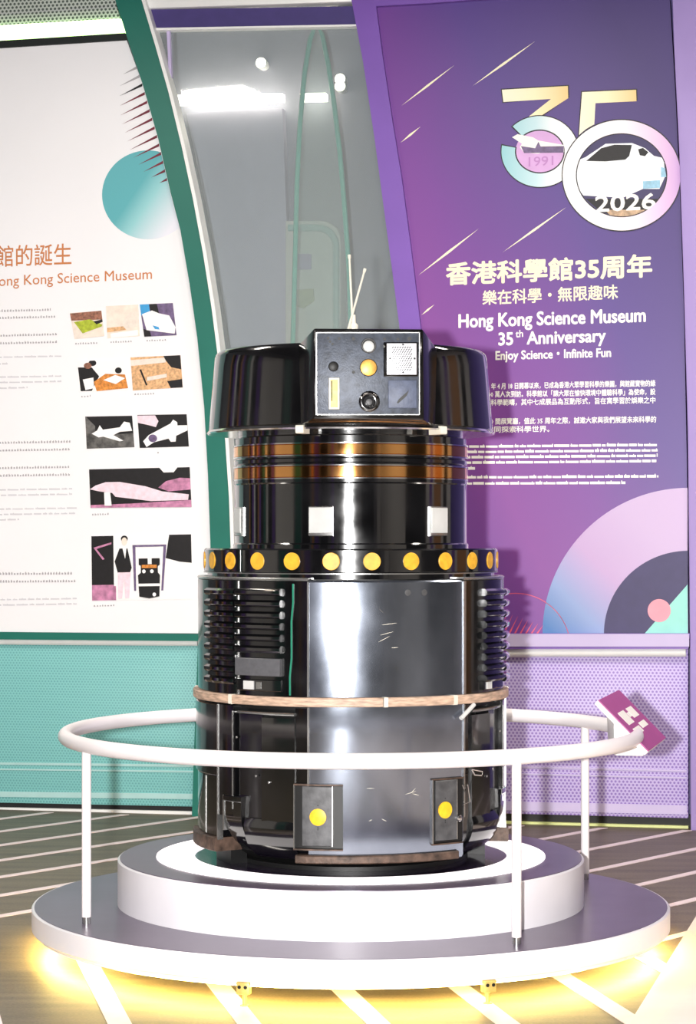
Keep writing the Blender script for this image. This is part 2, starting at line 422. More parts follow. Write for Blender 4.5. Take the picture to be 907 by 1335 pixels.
for (x0, x1, mk) in ((-4.9, -3.6, 'black_matte'), (-3.0, -2.6, 'purple_frame'), (-1.9, -0.6, 'black_matte'), (0.3, 0.6, 'teal_frame'), (1.6, 3.6, 'black_matte'), (4.2, 4.9, 'hall_white')):
    struct(MB().box(x0, x1, YB, YB + 0.04, 0, 3.2).build('trim_%d' % n_tr, M[mk], smooth=0)); n_tr += 1

# ------------------------------------------------------------------ exhibit wall: structure behind and between the panels
U0, U1 = -4.6, 4.6
def wall_run(name, u0, u1, z0, z1, off0, off1, m): return struct(slab_uz(name, [(u0, z0), (u1, z0), (u1, z1), (u0, z1)], off0, off1, M[m]))
uL = wuz(300, 700)[0]; uR = wuz(560, 700)[0]
we = [(172, 0), (190, 60), (207, 120), (224, 190), (239, 260), (252, 330), (263, 400), (272, 470), (280, 560), (286, 650), (290, 740), (291, 900)]
ue = [wuz(x, y, -0.06) for x, y in we]
struct(slab_uz('wall_exhibit_left', [(U0, 0.0), (ue[-1][0], 0.0)] + ue[::-1] + [(wuz(150, -60)[0], CEIL), (U0, CEIL)], -0.20, -0.06, M['teal_pale']))
wall_run('wall_exhibit_right', uR + 0.1, U1, 0.0, CEIL, -0.20, -0.06, 'purple_deep')
# perforated lower walls
pl = struct(slab('wall_lower_left', [(-330, 836), (262, 842), (262, 1052), (-330, 1040)], -0.06, 0.0, M['perf_teal'], bevel=0.004))
for (ya, yb) in ((996, 999), (1004, 1006), (1034, 1041)):
    slab('seam_strip', [(-330, ya - 6), (256, ya + 1), (256, yb + 1), (-330, yb - 6)], -0.002, 0.003, M['teal_pale'], pl)
pr = struct(slab('wall_lower_right', [(590, 846), (897, 846), (897, 1067), (590, 1059)], -0.06, 0.0, M['perf_purple'], bevel=0.004))
for (ya, yb) in ((1000, 1002), (1009, 1011), (1046, 1058)):
    slab('seam_strip', [(592, ya - 3), (895, ya + 4), (895, yb + 4), (592, yb - 3)], -0.002, 0.003, M['lilac_wall'], pr)
# rounded white ledges on top of the lower walls
def ledge(name, x0, x1, y, r, m, off=0.02):
    a, b = onwall(x0, y[0], off), onwall(x1, y[1], off)
    return struct(MB().tube([a, b], r, 14).build(name, M[m]))
ledge('trim_ledge_left', -330, 258, (834, 838), 0.014, 'white_edge', 0.006)
ledge('trim_ledge_right', 592, 894, (850, 850), 0.02, 'white_edge', 0.012)
# dark skirting gap with a pale strip
struct(slab_uz('baseboard_left', [(U0, 0), (wuz(262, 700)[0], 0), (wuz(262, 700)[0], 0.05), (U0, 0.05)], -0.06, -0.02, M['dark_base']))
struct(slab('trim_strip_left', [(-330, 1046), (250, 1058), (250, 1062), (-330, 1050)], -0.03, 0.0, M['white_edge']))
struct(slab_uz('baseboard_right', [(wuz(590, 700)[0], 0), (wuz(900, 700)[0], 0), (wuz(900, 700)[0], 0.05), (wuz(590, 700)[0], 0.05)], -0.06, -0.02, M['dark_base']))
M['strip_green'] = mat('strip_green', (214, 222, 150), 0.4, var=0.05)
struct(slab('trim_strip_right', [(590, 1069), (897, 1077), (897, 1081), (590, 1073)], -0.03, 0.0, M['strip_green']))
# right hand lilac pillar
struct(slab('trim_pillar_right', [(874, -60), (878, 60), (885, 200), (891, 380), (896, 560), (899, 830), (900, 1086), (1010, 1100), (1010, -60)], -0.06, 0.045, mat('pillar_lilac', (166, 144, 204), 0.45, var=0.04, scale=4), bevel=0.006))

# ------------------------------------------------------------------ left information panel
lp = thing('information_panel', 'white history panel with photographs and curved teal frame', 'panel', wpt(wuz(60, 830)[0], wuz(60, 830)[1], 0.0))
edge_in = [(160, 30), (166, 50), (186, 110), (206, 180), (222, 250), (235, 300), (247, 370), (257, 440), (266, 530), (271, 620), (274, 705), (276, 826)]
edge_out = [(170, -60), (188, 0), (206, 60), (223, 120), (240, 190), (255, 260), (268, 330), (279, 400), (288, 470), (296, 560), (302, 650), (305, 740), (306, 840)]
face = [(-330, 83), (0, 62), (165, 52)] + edge_in[2:] + [(-330, 821)]
slab('panel_face', face, -0.05, 0.02, M['panel_face'], lp)
# teal arch frame: from above the picture to the floor
arch = edge_out + [(306, 960), (306, 1071), (250, 1071), (252, 1000), (258, 836), (276, 829)] + edge_in[::-1][1:] + [(150, 0), (132, -60)]
fr = slab('frame', arch, -0.05, 0.05, M['teal_frame'], lp)
strip = edge_out[:]
slab('edge_strip', [(x - 3.5, y) for x, y in strip] + [(302.5, 1071), (307, 1071)] + [(x + 1.0, y) for x, y in strip[::-1]], -0.03, 0.055, M['white_edge'], lp)
slab('bottom_rail', [(-330, 820), (276, 827), (276, 836), (-330, 831)], -0.05, 0.035, M['teal_frame'], lp)
slab('top_rail', [(-330, 74), (0, 53), (163, 43), (167, 52), (0, 62.5), (-330, 84)], -0.05, 0.03, M['black_line'], lp)
pg = slab('perforated_header', [(-330, 30), (0, 19), (152, 10), (140, -60), (-330, -60)], -0.05, 0.0, M['perf_grey'], lp)
slab('led_strip', [(-330, 74), (0, 52), (163, 42), (157, 24), (0, 33), (-330, 48)], -0.05, 0.028, M['led_green'], lp)
slab('led_cover', [(-330, 49), (0, 34), (157, 25), (152, 10), (0, 19), (-330, 30)], -0.05, 0.004, M['perf_grey'], lp)
OFF = 0.0215
M['teal_fade'] = mat_grad('teal_fade', (0.75, 0, -0.6), [(0.0, (92, 178, 186)), (0.2, (150, 210, 214)), (0.6, (240, 240, 250))], 0.4)
circ = [p for p in ell(193, 254, 60, 58, n=60)]
def panel_edge(y):
    for (xa, ya), (xb, yb) in zip(edge_in, edge_in[1:]):
        if ya <= y <= yb: return xa + (xb - xa) * (y - ya) / (yb - ya)
    return 276
flat('printed_circle', [(min(x, panel_edge(y) - 0.5), y) for x, y in circ], OFF, M['teal_fade'], lp)
M['hatch'] = mat_grad('hatch', (0.0, 0, -1.0), [(-0.0, (20, 60, 60)), (0.0, (30, 40, 44)), (0.5, (120, 40, 60)), (1.0, (90, 20, 40))], 0.5)
for i in range(14):
    yr = 88 + i * 11.2; xr = panel_edge(yr) - 0.6; ln = (18, 26, 30, 33, 35, 36, 36, 36, 36, 34, 30, 26, 18, 10)[i]
    flat('hatch_line', [(xr - ln, yr + ln * 0.5), (xr, yr - 1.8), (xr, yr + 2.0)], OFF + 0.0006, M[('print_grey', 'print_grey', 'dark_base')[min(i, 2)]] if i < 3 else M['hatch_ink'] if 'hatch_ink' in M else M.setdefault('hatch_ink', mat('hatch_ink', (120, 30, 52), 0.5, var=0.2)), lp)
text_on('title_chinese', '香港科學館的誕生', (-104, 93, 349, 342.5, 25), OFF, M['print_orange'], lp, 0.006)
text_on('title_english', 'Hong Kong Science Museum', (-14, 198, 373.5, 363.5, 13), OFF, M['print_orange'], lp, 0.004)
rows = []
for (y, x1) in ((405, 66), (414, 73), (437, 75), (447, 75)): rows.append((-90, x1, y + 4, y))
word_rows('chinese_paragraph', rows, OFF, M['print_grey'], lp, 2.2, 1.8, 2.4, 1.5, 3)
word_rows('chinese_paragraph', [(-90, x1, y + 3, y) for (y, x1) in ((577, 93), (587, 93), (610, 92), (620, 91))], OFF, M['print_grey'], lp, 2.2, 1.8, 2.4, 1.5, 4)
word_rows('chinese_paragraph', [(-90, x1, y + 1, y) for (y, x1) in ((749, 95), (759, 100))], OFF, M['print_grey'], lp, 2.4, 1.8, 2.4, 1.5, 5)
M['print_pale'] = mat('print_pale', (214, 212, 218), 0.5, var=0.03)
word_rows('english_paragraph', [(-90, x1, y + 3, y) for (y, x1) in ((465, 80), (475, 10), (491, 80), (498, 80), (506, 36), (638, 94), (645, 94), (663, 100), (670, 98), (678, 25), (781, 100), (788, 100))], OFF, M['print_pale'], lp, 1.8, 5, 16, 2, 6)
# photographs on the left panel
def photo(name, quad, base, shapes, label):
    """quad: corner pixels tl, tr, br, bl ; shapes drawn in 0..1 photo coordinates"""
    tl, tr, br, bl = quad
    def q(s, t):
        a = (tl[0] + (tr[0] - tl[0]) * s, tl[1] + (tr[1] - tl[1]) * s); b = (bl[0] + (br[0] - bl[0]) * s, bl[1] + (br[1] - bl[1]) * s)
        return (a[0] + (b[0] - a[0]) * t, a[1] + (b[1] - a[1]) * t)
    p = slab(name, [q(0, 0), q(1, 0), q(1, 1), q(0, 1)], 0.02, 0.0222, M[base], lp); p['label'] = label
    for i, (nm, mk, pts) in enumerate(shapes):
        flat(nm, [q(min(1, max(0, s)), min(1, max(0, t))) for s, t in pts], 0.0226 + 0.0003 * i, M[mk], p)
def pm(k, c, var=0.0, scale=60): M[k] = mat(k, c, 0.5, var=var, scale=scale)
pm('ph_white', (252, 250, 250)); pm('ph_black', (14, 10, 14), 0.5); pm('ph_sky', (240, 226, 214), 0.08); pm('ph_green', (176, 190, 50), 0.3)
pm('ph_tan', (226, 176, 128), 0.35, 90); pm('ph_brown', (150, 100, 80), 0.5, 90); pm('ph_skyblue', (60, 160, 220), 0.1); pm('ph_violet', (110, 92, 130), 0.3)
pm('ph_orange', (226, 140, 60), 0.4, 90); pm('ph_mauve', (196, 130, 166), 0.35, 40); pm('ph_grey', (96, 94, 92), 0.6, 40); pm('ph_pinkwhite', (246, 220, 232), 0.1); pm('ph_beige', (246, 230, 216), 0.08, 40)
o_ = lambda cx, cy, rx, ry, n=14: [(cx + rx * cos(2 * pi * i / n), cy + ry * sin(2 * pi * i / n)) for i in range(n)]
photo('photo_print', ((91, 408), (132, 405), (136, 438), (97, 442)), 'ph_sky',
      [('roofline', 'ph_brown', [(0, 0.02), (1, 0), (1, 0.35), (0, 0.3)]), ('lawn', 'ph_green', [(0.08, 0.36), (0.6, 0.3), (0.98, 0.55), (0.95, 0.62), (0.3, 0.82)]),
       ('shade', 'ph_black', [(0.7, 0.4), (1, 0.34), (1, 0.44), (0.8, 0.52)]), ('path', 'ph_beige', [(0.3, 0.9), (1, 0.66), (1, 1), (0.25, 1)])], 'photo of a green lawn by a building')
photo('photo_print', ((138, 399), (180, 397), (182, 438), (140, 441)), 'ph_beige',
      [('building', 'ph_sky', [(0.5, 0.5), (0.7, 0.25), (1, 0.2), (1, 0.7), (0.5, 0.75)]), ('wing', 'ph_tan', [(0, 0.68), (0.5, 0.66), (0.6, 0.78), (0, 0.82)]), ('road', 'ph_white', [(0.1, 0.86), (0.95, 0.8), (0.95, 0.98), (0.1, 1)])], 'pale photo of a building model')
photo('photo_print', ((182, 397), (225, 395), (230, 437), (188, 439)), 'ph_violet',
      [('sky', 'ph_skyblue', [(0, 0), (0.28, 0), (0.28, 0.3), (0, 0.34)]), ('tower', 'ph_black', [(0.28, 0), (0.52, 0), (0.55, 0.3), (0.3, 0.25)]),
       ('building', 'ph_white', [(0.03, 0.3), (0.35, 0.2), (0.55, 0.3), (0.85, 0.38), (1, 0.75), (0.95, 0.95), (0.1, 0.8)]), ('sign', 'ph_skyblue', [(0.3, 0.66), (0.48, 0.72), (0.5, 0.8), (0.36, 0.78)]), ('shade', 'ph_black', [(0, 0.75), (0.2, 0.84), (0.22, 1), (0, 1)])], 'photo of a white building under a blue sky')
photo('photo_print', ((101, 471), (165, 468), (167, 508), (104, 511)), 'ph_white',
      [('crowd', 'ph_black', [(0.0, 0.2), (0.28, 0.22), (0.42, 0.52), (0.25, 0.98), (0.02, 0.98)]), ('person_head', 'ph_black', o_(0.3, 0.08, 0.08, 0.1)), ('person_head', 'ph_brown', o_(0.2, 0.16, 0.08, 0.1)),
       ('shirt', 'ph_white', [(0.08, 0.6), (0.3, 0.55), (0.3, 0.9), (0.12, 0.95)]), ('table', 'ph_orange', [(0.3, 0.7), (0.55, 0.45), (0.95, 0.5), (1, 0.95), (0.35, 1)]), ('paper', 'ph_white', [(0.5, 0.65), (0.75, 0.5), (0.95, 0.62), (0.75, 0.8)]), ('hole', 'ph_black', o_(0.82, 0.36, 0.07, 0.1))], 'photo of people gathered at a table')
photo('photo_print', ((170, 466), (235, 463), (238, 505), (173, 509)), 'ph_tan',
      [('shelf', 'ph_sky', [(0, 0.08), (0.7, 0.05), (0.7, 0.2), (0, 0.26)]), ('visitors', 'ph_black', [(0.66, 0), (1, 0), (1, 0.44), (0.8, 0.36), (0.7, 0.14)]), ('shade', 'ph_black', [(0.7, 0.78), (1, 0.74), (1, 1), (0.76, 1)]), ('bar', 'ph_black', [(0.16, 0.38), (0.2, 0.38), (0.3, 0.86), (0.27, 0.88)]), ('row', 'ph_sky', [(0.3, 0.62), (0.7, 0.55), (0.7, 0.66), (0.3, 0.74)])], 'photo of a brown exhibit display')
photo('photo_print', ((111, 543), (172, 542), (175, 583), (113, 585)), 'ph_grey',
      [('dark_sky', 'ph_black', [(0.02, 0.02), (1, 0), (1, 0.55), (0.2, 0.62), (0.2, 0.3)]),
       ('airplane', 'ph_white', [(0.12, 0.54), (0.24, 0.44), (0.3, 0.28), (0.36, 0.42), (0.72, 0.36), (0.82, 0.18), (0.94, 0.22), (0.98, 0.48), (0.72, 0.5), (0.58, 0.6), (0.78, 0.78), (0.7, 0.8), (0.36, 0.64), (0.26, 0.66)])], 'black and white photo of a propeller airplane')
photo('photo_print', ((179, 541), (243, 540), (246, 582), (182, 584)), 'ph_black',
      [('dome', 'ph_pinkwhite', [(0, 0.02), (0.36, 0.02), (0.42, 0.2), (0.36, 0.38), (0.18, 0.3), (0, 0.24)]),
       ('airplane', 'ph_white', [(0.08, 0.8), (0.2, 0.62), (0.66, 0.28), (0.72, 0.16), (0.8, 0.24), (0.8, 0.34), (1, 0.34), (1, 0.5), (0.76, 0.66), (0.74, 0.84), (0.64, 0.84), (0.6, 0.74), (0.3, 0.84), (0.14, 0.98)]), ('engine', 'ph_violet', o_(0.28, 0.72, 0.09, 0.12))], 'photo of a white airplane hanging indoors')
photo('photo_print', ((116, 612), (247, 609), (249.5, 661), (118, 662)), 'ph_black',
      [('dome', 'ph_mauve', [(0.68, 0.5), (0.76, 0.34), (0.9, 0.26), (1, 0.28), (1, 0.56), (0.78, 0.6)]), ('lamp', 'ph_white', [(0.7, 0), (0.88, 0), (0.84, 0.12), (0.74, 0.12)]),
       ('airplane', 'ph_pinkwhite', [(0.0, 0.52), (0.06, 0.42), (0.16, 0.34), (0.3, 0.34), (0.55, 0.46), (0.72, 0.6), (0.98, 0.68), (0.97, 0.82), (0.6, 0.84), (0.25, 0.72), (0.22, 0.62), (0.1, 0.58)]), ('floor', 'ph_mauve', [(0, 0.93), (0.4, 0.9), (1, 0.82), (1, 1), (0, 1)]), ('stand', 'ph_white', [(0.14, 0.6), (0.2, 0.6), (0.21, 0.95), (0.14, 0.95)])], 'wide photo of a large airplane on display')
photo('photo_print', ((119, 699), (249, 696.5), (251, 781), (120, 783)), 'ph_white',
      [('backdrop', 'ph_black', [(0, 0), (0.22, 0), (0.22, 0.78), (0, 0.78)]), ('floor', 'ph_mauve', [(0, 0.78), (0.24, 0.78), (0.24, 1), (0, 1)]), ('dark_bay', 'ph_black', [(0.78, 0), (1, 0), (1, 0.44), (0.88, 0.42), (0.74, 0.36)]),
       ('lattice', 'ph_mauve', [(0.02, 0.18), (0.2, 0.1), (0.2, 0.13), (0.05, 0.2), (0.13, 0.36), (0.11, 0.37)]), ('rail', 'ph_mauve', [(0.0, 0.76), (0.22, 0.76), (0.22, 0.79), (0, 0.79)]),
       ('case', 'ph_violet', [(0.41, 0.15), (0.75, 0.15), (0.71, 0.86), (0.69, 0.86), (0.72, 0.18), (0.44, 0.18), (0.44, 0.86), (0.42, 0.86)]),
       ('suit', 'ph_black', [(0.28, 0.2), (0.36, 0.2), (0.4, 0.5), (0.38, 0.58), (0.26, 0.58), (0.23, 0.4)]), ('shirt', 'ph_white', [(0.31, 0.2), (0.35, 0.2), (0.335, 0.36)]), ('hair', 'ph_black', o_(0.33, 0.05, 0.035, 0.05)), ('head', 'ph_beige', o_(0.33, 0.09, 0.028, 0.06)),
       ('trousers', 'ph_pinkwhite', [(0.26, 0.57), (0.39, 0.57), (0.37, 0.97), (0.33, 0.97), (0.32, 0.65), (0.3, 0.97), (0.26, 0.97)]),
       ('robot_shape', 'ph_black', [(0.47, 0.36), (0.56, 0.36), (0.56, 0.45), (0.6, 0.45), (0.6, 0.36), (0.68, 0.36), (0.68, 0.46), (0.66, 0.48), (0.66, 0.58), (0.68, 0.62), (0.67, 0.95), (0.57, 0.98), (0.47, 0.95), (0.46, 0.62), (0.49, 0.58), (0.49, 0.47), (0.47, 0.46)]),
       ('robot_band', 'ph_orange', [(0.5, 0.46), (0.65, 0.46), (0.65, 0.51), (0.5, 0.51)]), ('robot_belt', 'ph_white', [(0.46, 0.75), (0.675, 0.75), (0.675, 0.79), (0.46, 0.79)]), ('robot_lamp', 'ph_white', o_(0.52, 0.56, 0.018, 0.03)), ('robot_lamp', 'ph_white', o_(0.6, 0.56, 0.018, 0.03)), ('robot_lamp', 'ph_white', o_(0.62, 0.92, 0.018, 0.03))], 'photo of a person beside the black robot')
word_rows('photo_caption', [(98, 128, 449, 448), (144, 172, 447, 446), (191, 217, 445, 444), (106, 118, 518, 517), (175, 203, 515, 514), (205, 208, 591, 591), (120, 142, 672, 671), (122, 150, 791, 790)], OFF, M['print_grey'], lp, 1.6, 1.4, 2.4, 1.6, 9)

# ------------------------------------------------------------------ right anniversary poster
rp_ = thing('anniversary_poster', 'tall purple anniversary poster with large 35 logo and white lettering', 'poster', wpt(wuz(720, 830)[0], wuz(720, 830)[1], 0.0))
in_l = [(484, -60), (490, 5), (498, 70), (510, 150), (523, 230), (535, 320), (545, 400), (553, 470), (561, 560), (567, 660), (571, 760), (573, 826)]
out_l = [(444, -60), (458, 0), (473, 80), (488, 180), (500, 270), (512, 360), (521, 430), (530, 520), (537, 610), (542, 720), (545, 840)]
in_r = [(868, -60), (873, 0), (880, 120), (886, 250), (891, 400), (895, 600), (897, 826)]
M['poster_print'] = mat_grad('poster_print', (0.55, 0, 0.55), [(0.18, (86, 60, 140)), (0.42, (132, 66, 152)), (0.55, (118, 60, 150)), (0.75, (84, 58, 138)), (1.0, (64, 46, 112))], 0.42, noise=0.12)
slab('poster_face', [(490, 8), (560, 4), (640, -2), (868, -20)] + in_r[1:] + in_l[::-1][:-2], -0.05, 0.02, M['poster_print'], rp_)
slab('frame', out_l + [(545, 1070), (585, 1072), (585, 846), (897, 846), (899, 826), (573, 826)] + in_l[::-1][1:-2] + [(490, 8), (560, 4), (640, -2), (868, -20), (866, -60)], -0.05, 0.045, M['purple_frame'], rp_)
slab('lower_rail', [(573, 826.5), (898, 826.5), (898, 843), (573, 843)], -0.05, 0.05, M['lilac_wall'], rp_)
O2 = 0.0206
for (a, b, wd) in (((523, 138), (592, 85), 1.4), ((616, 112), (697, 54), 1.6), ((522, 186), (548, 165), 1.4), ((545, 359), (624, 298), 1.6), ((655, 329), (738, 270), 1.5), ((549, 411), (566, 397), 1.2)):
    dx, dy = b[0] - a[0], b[1] - a[1]; l = math.hypot(dx, dy); nx, ny = -dy / l * wd, dx / l * wd
    m_ = ((a[0] + b[0]) / 2, (a[1] + b[1]) / 2)
    flat('light_streak', [(a[0], a[1]), (m_[0] + nx, m_[1] + ny), (b[0], b[1]), (m_[0] - nx, m_[1] - ny)], O2, M['print_cream'], rp_)
# big "35" emblem
M['gold_fade'] = mat_grad('gold_fade', (1, 0, 0), [(0.0, (250, 244, 220)), (0.5, (255, 240, 196)), (1.0, (240, 206, 140))], 0.45)
M['teal_ring'] = mat_grad('teal_ring', (1, 0, 0), [(0.0, (150, 206, 214)), (0.45, (196, 226, 232)), (0.75, (250, 250, 250))], 0.45)
M['pink_ring'] = mat_grad('pink_ring', (1, 0, 0), [(0.0, (255, 255, 255)), (0.5, (250, 240, 246)), (0.85, (226, 190, 226)), (1.0, (200, 160, 214))], 0.45)
lo = 0.022
for nm, pts in (('emblem_three_bar', [(654, 117), (740, 112), (740.5, 128), (702, 153), (689, 152), (718, 129), (656, 133)]),
                ('emblem_five_bar', [(758.5, 120), (829, 117), (829.5, 132), (776, 134.5), (774.5, 162), (764, 168), (754.5, 176)])):
    flat('emblem_outline', [(x + (1.3 if x > sum(p[0] for p in pts) / len(pts) else -1.3), y + (1.3 if y > sum(p[1] for p in pts) / len(pts) else -1.3)) for x, y in pts], lo, M['print_ink'], rp_)
    flat(nm, pts, lo + 0.0004, M['gold_fade'], rp_)
ring_px('emblem_outline', 703.5, 197.5, 51.3, 47.5, 20.5, 137, -192, lo + 0.0006, M['print_ink'], rp_)
ring_px('emblem_ring', 703.5, 197.5, 50, 46.2, 17.5, 135, -190, lo + 0.001, M['teal_ring'], rp_)
flat('emblem_disc', ell(703.5, 197, 31.5, 28), lo + 0.0004, M['print_lilac'], rp_)
ring_px('emblem_outline', 810, 228.5, 78.2, 73.5, 20, 0, 360, lo + 0.0014, M['print_ink'], rp_, 96)
ring_px('emblem_ring', 810, 228.5, 76.8, 72, 17.2, 0, 360, lo + 0.0018, M['pink_ring'], rp_, 96)
flat('emblem_photo', ell(810, 228.5, 60, 55.5, n=64), lo + 0.0004, M['print_navy'], rp_)
pm('em_body', (244, 248, 252)); pm('em_blue', (150, 196, 220), 0.2); pm('em_tan', (190, 160, 130), 0.4)
pz = lambda pts: [(640 + x * 0.2867, 90 + y * 0.2868) for x, y in pts]
flat('emblem_ground', pz([(430, 590), (760, 590), (720, 650), (600, 675), (500, 650)]), lo + 0.0007, M['ph_black'], rp_)
flat('emblem_ground', pz([(520, 640), (700, 640), (680, 668), (600, 678), (540, 666)]), lo + 0.0009, M['em_tan'], rp_)
flat('emblem_aircraft', pz([(370, 425), (430, 400), (520, 340), (640, 336), (700, 360), (740, 395), (785, 405), (790, 490), (765, 545), (690, 545), (600, 585), (420, 575), (375, 520)]), lo + 0.001, M['em_body'], rp_)
flat('emblem_cockpit', pz([(432, 418), (500, 360), (560, 344), (640, 345), (628, 395), (610, 412), (520, 420)]), lo + 0.0013, M['ph_black'], rp_)
flat('emblem_cockpit', pz([(668, 365), (690, 358), (715, 378), (700, 396), (676, 392)]), lo + 0.0013, M['ph_black'], rp_)
flat('emblem_hatch', pz([(690, 510), (768, 505), (768, 540), (690, 545)]), lo + 0.0013, M['em_blue'], rp_)
flat('emblem_hatch', pz([(772, 445), (790, 450), (796, 490), (772, 492)]), lo + 0.0013, M['em_blue'], rp_)
text_on('emblem_year_2026', '2026', (776, 854, 276, 272, 20), lo + 0.0016, M['print_white'], rp_, 0.03)
flat('emblem_airplane', pz([(95, 310), (120, 296), (190, 310), (215, 325), (330, 345), (332, 378), (240, 375), (215, 385), (150, 380), (130, 355), (140, 340)]), lo + 0.0012, M['print_white'], rp_)
flat('emblem_airplane', pz([(135, 350), (200, 360), (215, 330), (225, 352), (330, 350), (330, 380), (150, 382)]), lo + 0.0015, M['ph_violet'], rp_)
M['year_ink'] = mat('year_ink', (190, 132, 196), 0.5, var=0.03)
text_on('emblem_year_1991', '1991', (689, 721, 217, 215, 12), lo + 0.0012, M['year_ink'], rp_, 0.01)
# lettering
text_on('headline_chinese', '香港科學館35周年', (582, 849, 369, 358, 26), O2, M['print_cream'], rp_, 0.036)
text_on('subline_chinese', '樂在科學・無限趣味', (629, 805, 396, 388, 17), O2, M['print_cream'], rp_, 0.02)
text_on('headline_english', 'Hong Kong Science Museum', (598, 841, 427, 419, 17), O2, M['print_white'], rp_, 0.036)
text_on('anniversary_line', '35   Anniversary', (650, 789, 450, 445, 16), O2, M['print_white'], rp_, 0.036)
text_on('anniversary_th', 'th', (672, 681.5, 440, 439, 9), O2, M['print_white'], rp_, 0.02)
text_on('slogan_english', 'Enjoy Science・Infinite Fun', (646, 796, 469, 465, 11), O2, M['print_white'], rp_, 0.036)
for (s, x0, x1, yl, yr) in (('香港科學館自 1991 年 4 月 18 日開幕以來，已成為香港大眾學習科學的樂園，與館藏寶物的緣', 585, 854, 508, 503),
                            ('分，吸引超過 3,400 萬人次到訪。科學館以「讓大眾在愉快環境中體驗科學」為使命，設', 585, 854, 518.5, 514),
                            ('展品，涵蓋多個科學範疇，其中七成展品為互動形式，旨在寓學習於娛樂之中', 585, 854, 529, 525),
                            ('科學館佔地逾 100 間展覽廳，值此 35 周年之際，誠邀大家與我們展望未來科學的', 585, 855, 553.5, 550), ('無限可能，共同探索科學世界。', 585, 716, 564, 562.5)):
    text_on('body_line_chinese', s, (x0, x1, yl, yr, 7.5), O2, M['print_white'], rp_, 0.02, 1)
word_rows('body_english', [(585, 857, 584 + 7 * k, 581.5 + 7 * k) for k in range(4)] + [(585, 619, 612.5, 612.3)], O2, M['print_white'], rp_, 3.2, 5, 20, 1.3, 11)
word_rows('body_english', [(585, 858, 624, 622.5), (585, 815, 632, 631)], O2, M['print_white'], rp_, 3.2, 5, 20, 1.3, 12)
# concentric printed discs in the lower corner
M['disc_fade'] = mat_grad('disc_fade', (0.7, 0, 0.7), [(0.05, (70, 120, 180)), (0.3, (140, 160, 206)), (0.6, (190, 160, 204)), (1.0, (196, 172, 210))], 0.45)
flat('printed_disc', [(896, 826)] + ell(897, 826, 190, 190, 90.3, 180, 40), O2, M['disc_fade'], rp_)
flat('printed_disc', [(896, 826)] + ell(897, 826, 110, 108, 90.3, 180, 30), O2 + 0.0005, M['print_navy'], rp_)
flat('printed_wedge', [(840, 826), (896, 762), (896.5, 826)], O2 + 0.0009, M['print_teal'], rp_)
flat('printed_ball', ell(859, 796, 15, 15), O2 + 0.0013, M['print_pink'], rp_)
for i in range(8):
    x = 648 + i * 7.2; flat('hatch_line', [(x, 826), (x + 2.6, 826), (x + 14 - i * 0.6, 798 + i * 2.4)], O2, M['print_red'], rp_)
ring_px('printed_arc', 672, 846, 72, 73, 1.0, 15, 110, O2, M['print_red'], rp_, 30)

# ------------------------------------------------------------------ glazed bay between the panels
ub0, ub1 = wuz(196, 200)[0] - 0.75, wuz(560, 200)[0] + 0.6
bay_z = 3.55
wb = struct(slab_uz('wall_bay_back', [(ub0 - 0.2, 0), (ub1 + 0.2, 0), (ub1 + 0.2, bay_z), (ub0 - 0.2, bay_z)], -1.32, -1.22, mat('bay_grey', (150, 150, 166), 0.6, var=0.04)))
struct(slab_uz('wall_bay_left', [(ub0 - 0.1, 0), (ub0, 0), (ub0, bay_z), (ub0 - 0.1, bay_z)], -1.22, -0.2, M['hall_grey']))
struct(slab_uz('wall_bay_right', [(ub1, 0), (ub1 + 0.1, 0), (ub1 + 0.1, bay_z), (ub1, bay_z)], -1.22, -0.2, M['hall_grey']))
struct(slab_uz('ceiling_bay', [(ub0 - 0.2, bay_z), (ub1 + 0.2, bay_z), (ub1 + 0.2, bay_z + 0.08), (ub0 - 0.2, bay_z + 0.08)], -1.32, -0.06, M['hall_grey']))
struct(slab('trim_header_beam', [(160, 13), (470, 8), (474, 32), (170, 38)], -0.06, 0.0, M['purple_deep']))
struct(slab('trim_header_white', [(150, -60), (466, -60), (462, 2), (158, 12)], -0.06, 0.02, M['white_edge'], bevel=0.004))
struct(slab('trim_glass_rail', [(170, 37), (474, 31.5), (474.5, 34), (170, 40)], -0.04, 0.012, M['white_edge']))
struct(slab('trim_glass_post', [(217, 38), (221, 38), (224, 110), (220.5, 110)], -0.03, -0.01, M['lilac_wall']))
g, nt, b = new_mat('pane_glass'); nt.nodes.remove(b)
tr = nt.nodes.new('ShaderNodeBsdfTransparent'); tr.inputs[0].default_value = (0.93, 0.965, 0.95, 1)
gl = nt.nodes.new('ShaderNodeBsdfGlossy'); gl.inputs['Roughness'].default_value = 0.03
df = nt.nodes.new('ShaderNodeBsdfDiffuse'); df.inputs[0].default_value = (0.78, 0.82, 0.84, 1)
lw = nt.nodes.new('ShaderNodeFresnel'); lw.inputs[0].default_value = 1.5
m1 = nt.nodes.new('ShaderNodeMixShader'); m2 = nt.nodes.new('ShaderNodeMixShader'); m2.inputs[0].default_value = 0.13
L = nt.links; L.new(lw.outputs[0], m1.inputs[0]); L.new(tr.outputs[0], m1.inputs[1]); L.new(gl.outputs[0], m1.inputs[2])
L.new(m1.outputs[0], m2.inputs[1]); L.new(df.outputs[0], m2.inputs[2]); L.new(m2.outputs[0], nt.nodes['Material Output'].inputs[0])
M['glass'] = g
struct(slab('window_1', [(165, 36), (474, 32), (500, 180), (520, 330), (545, 520), (556, 1068), (290, 1068), (290, 470), (262, 310), (230, 170)], -0.035, -0.025, M['glass']))
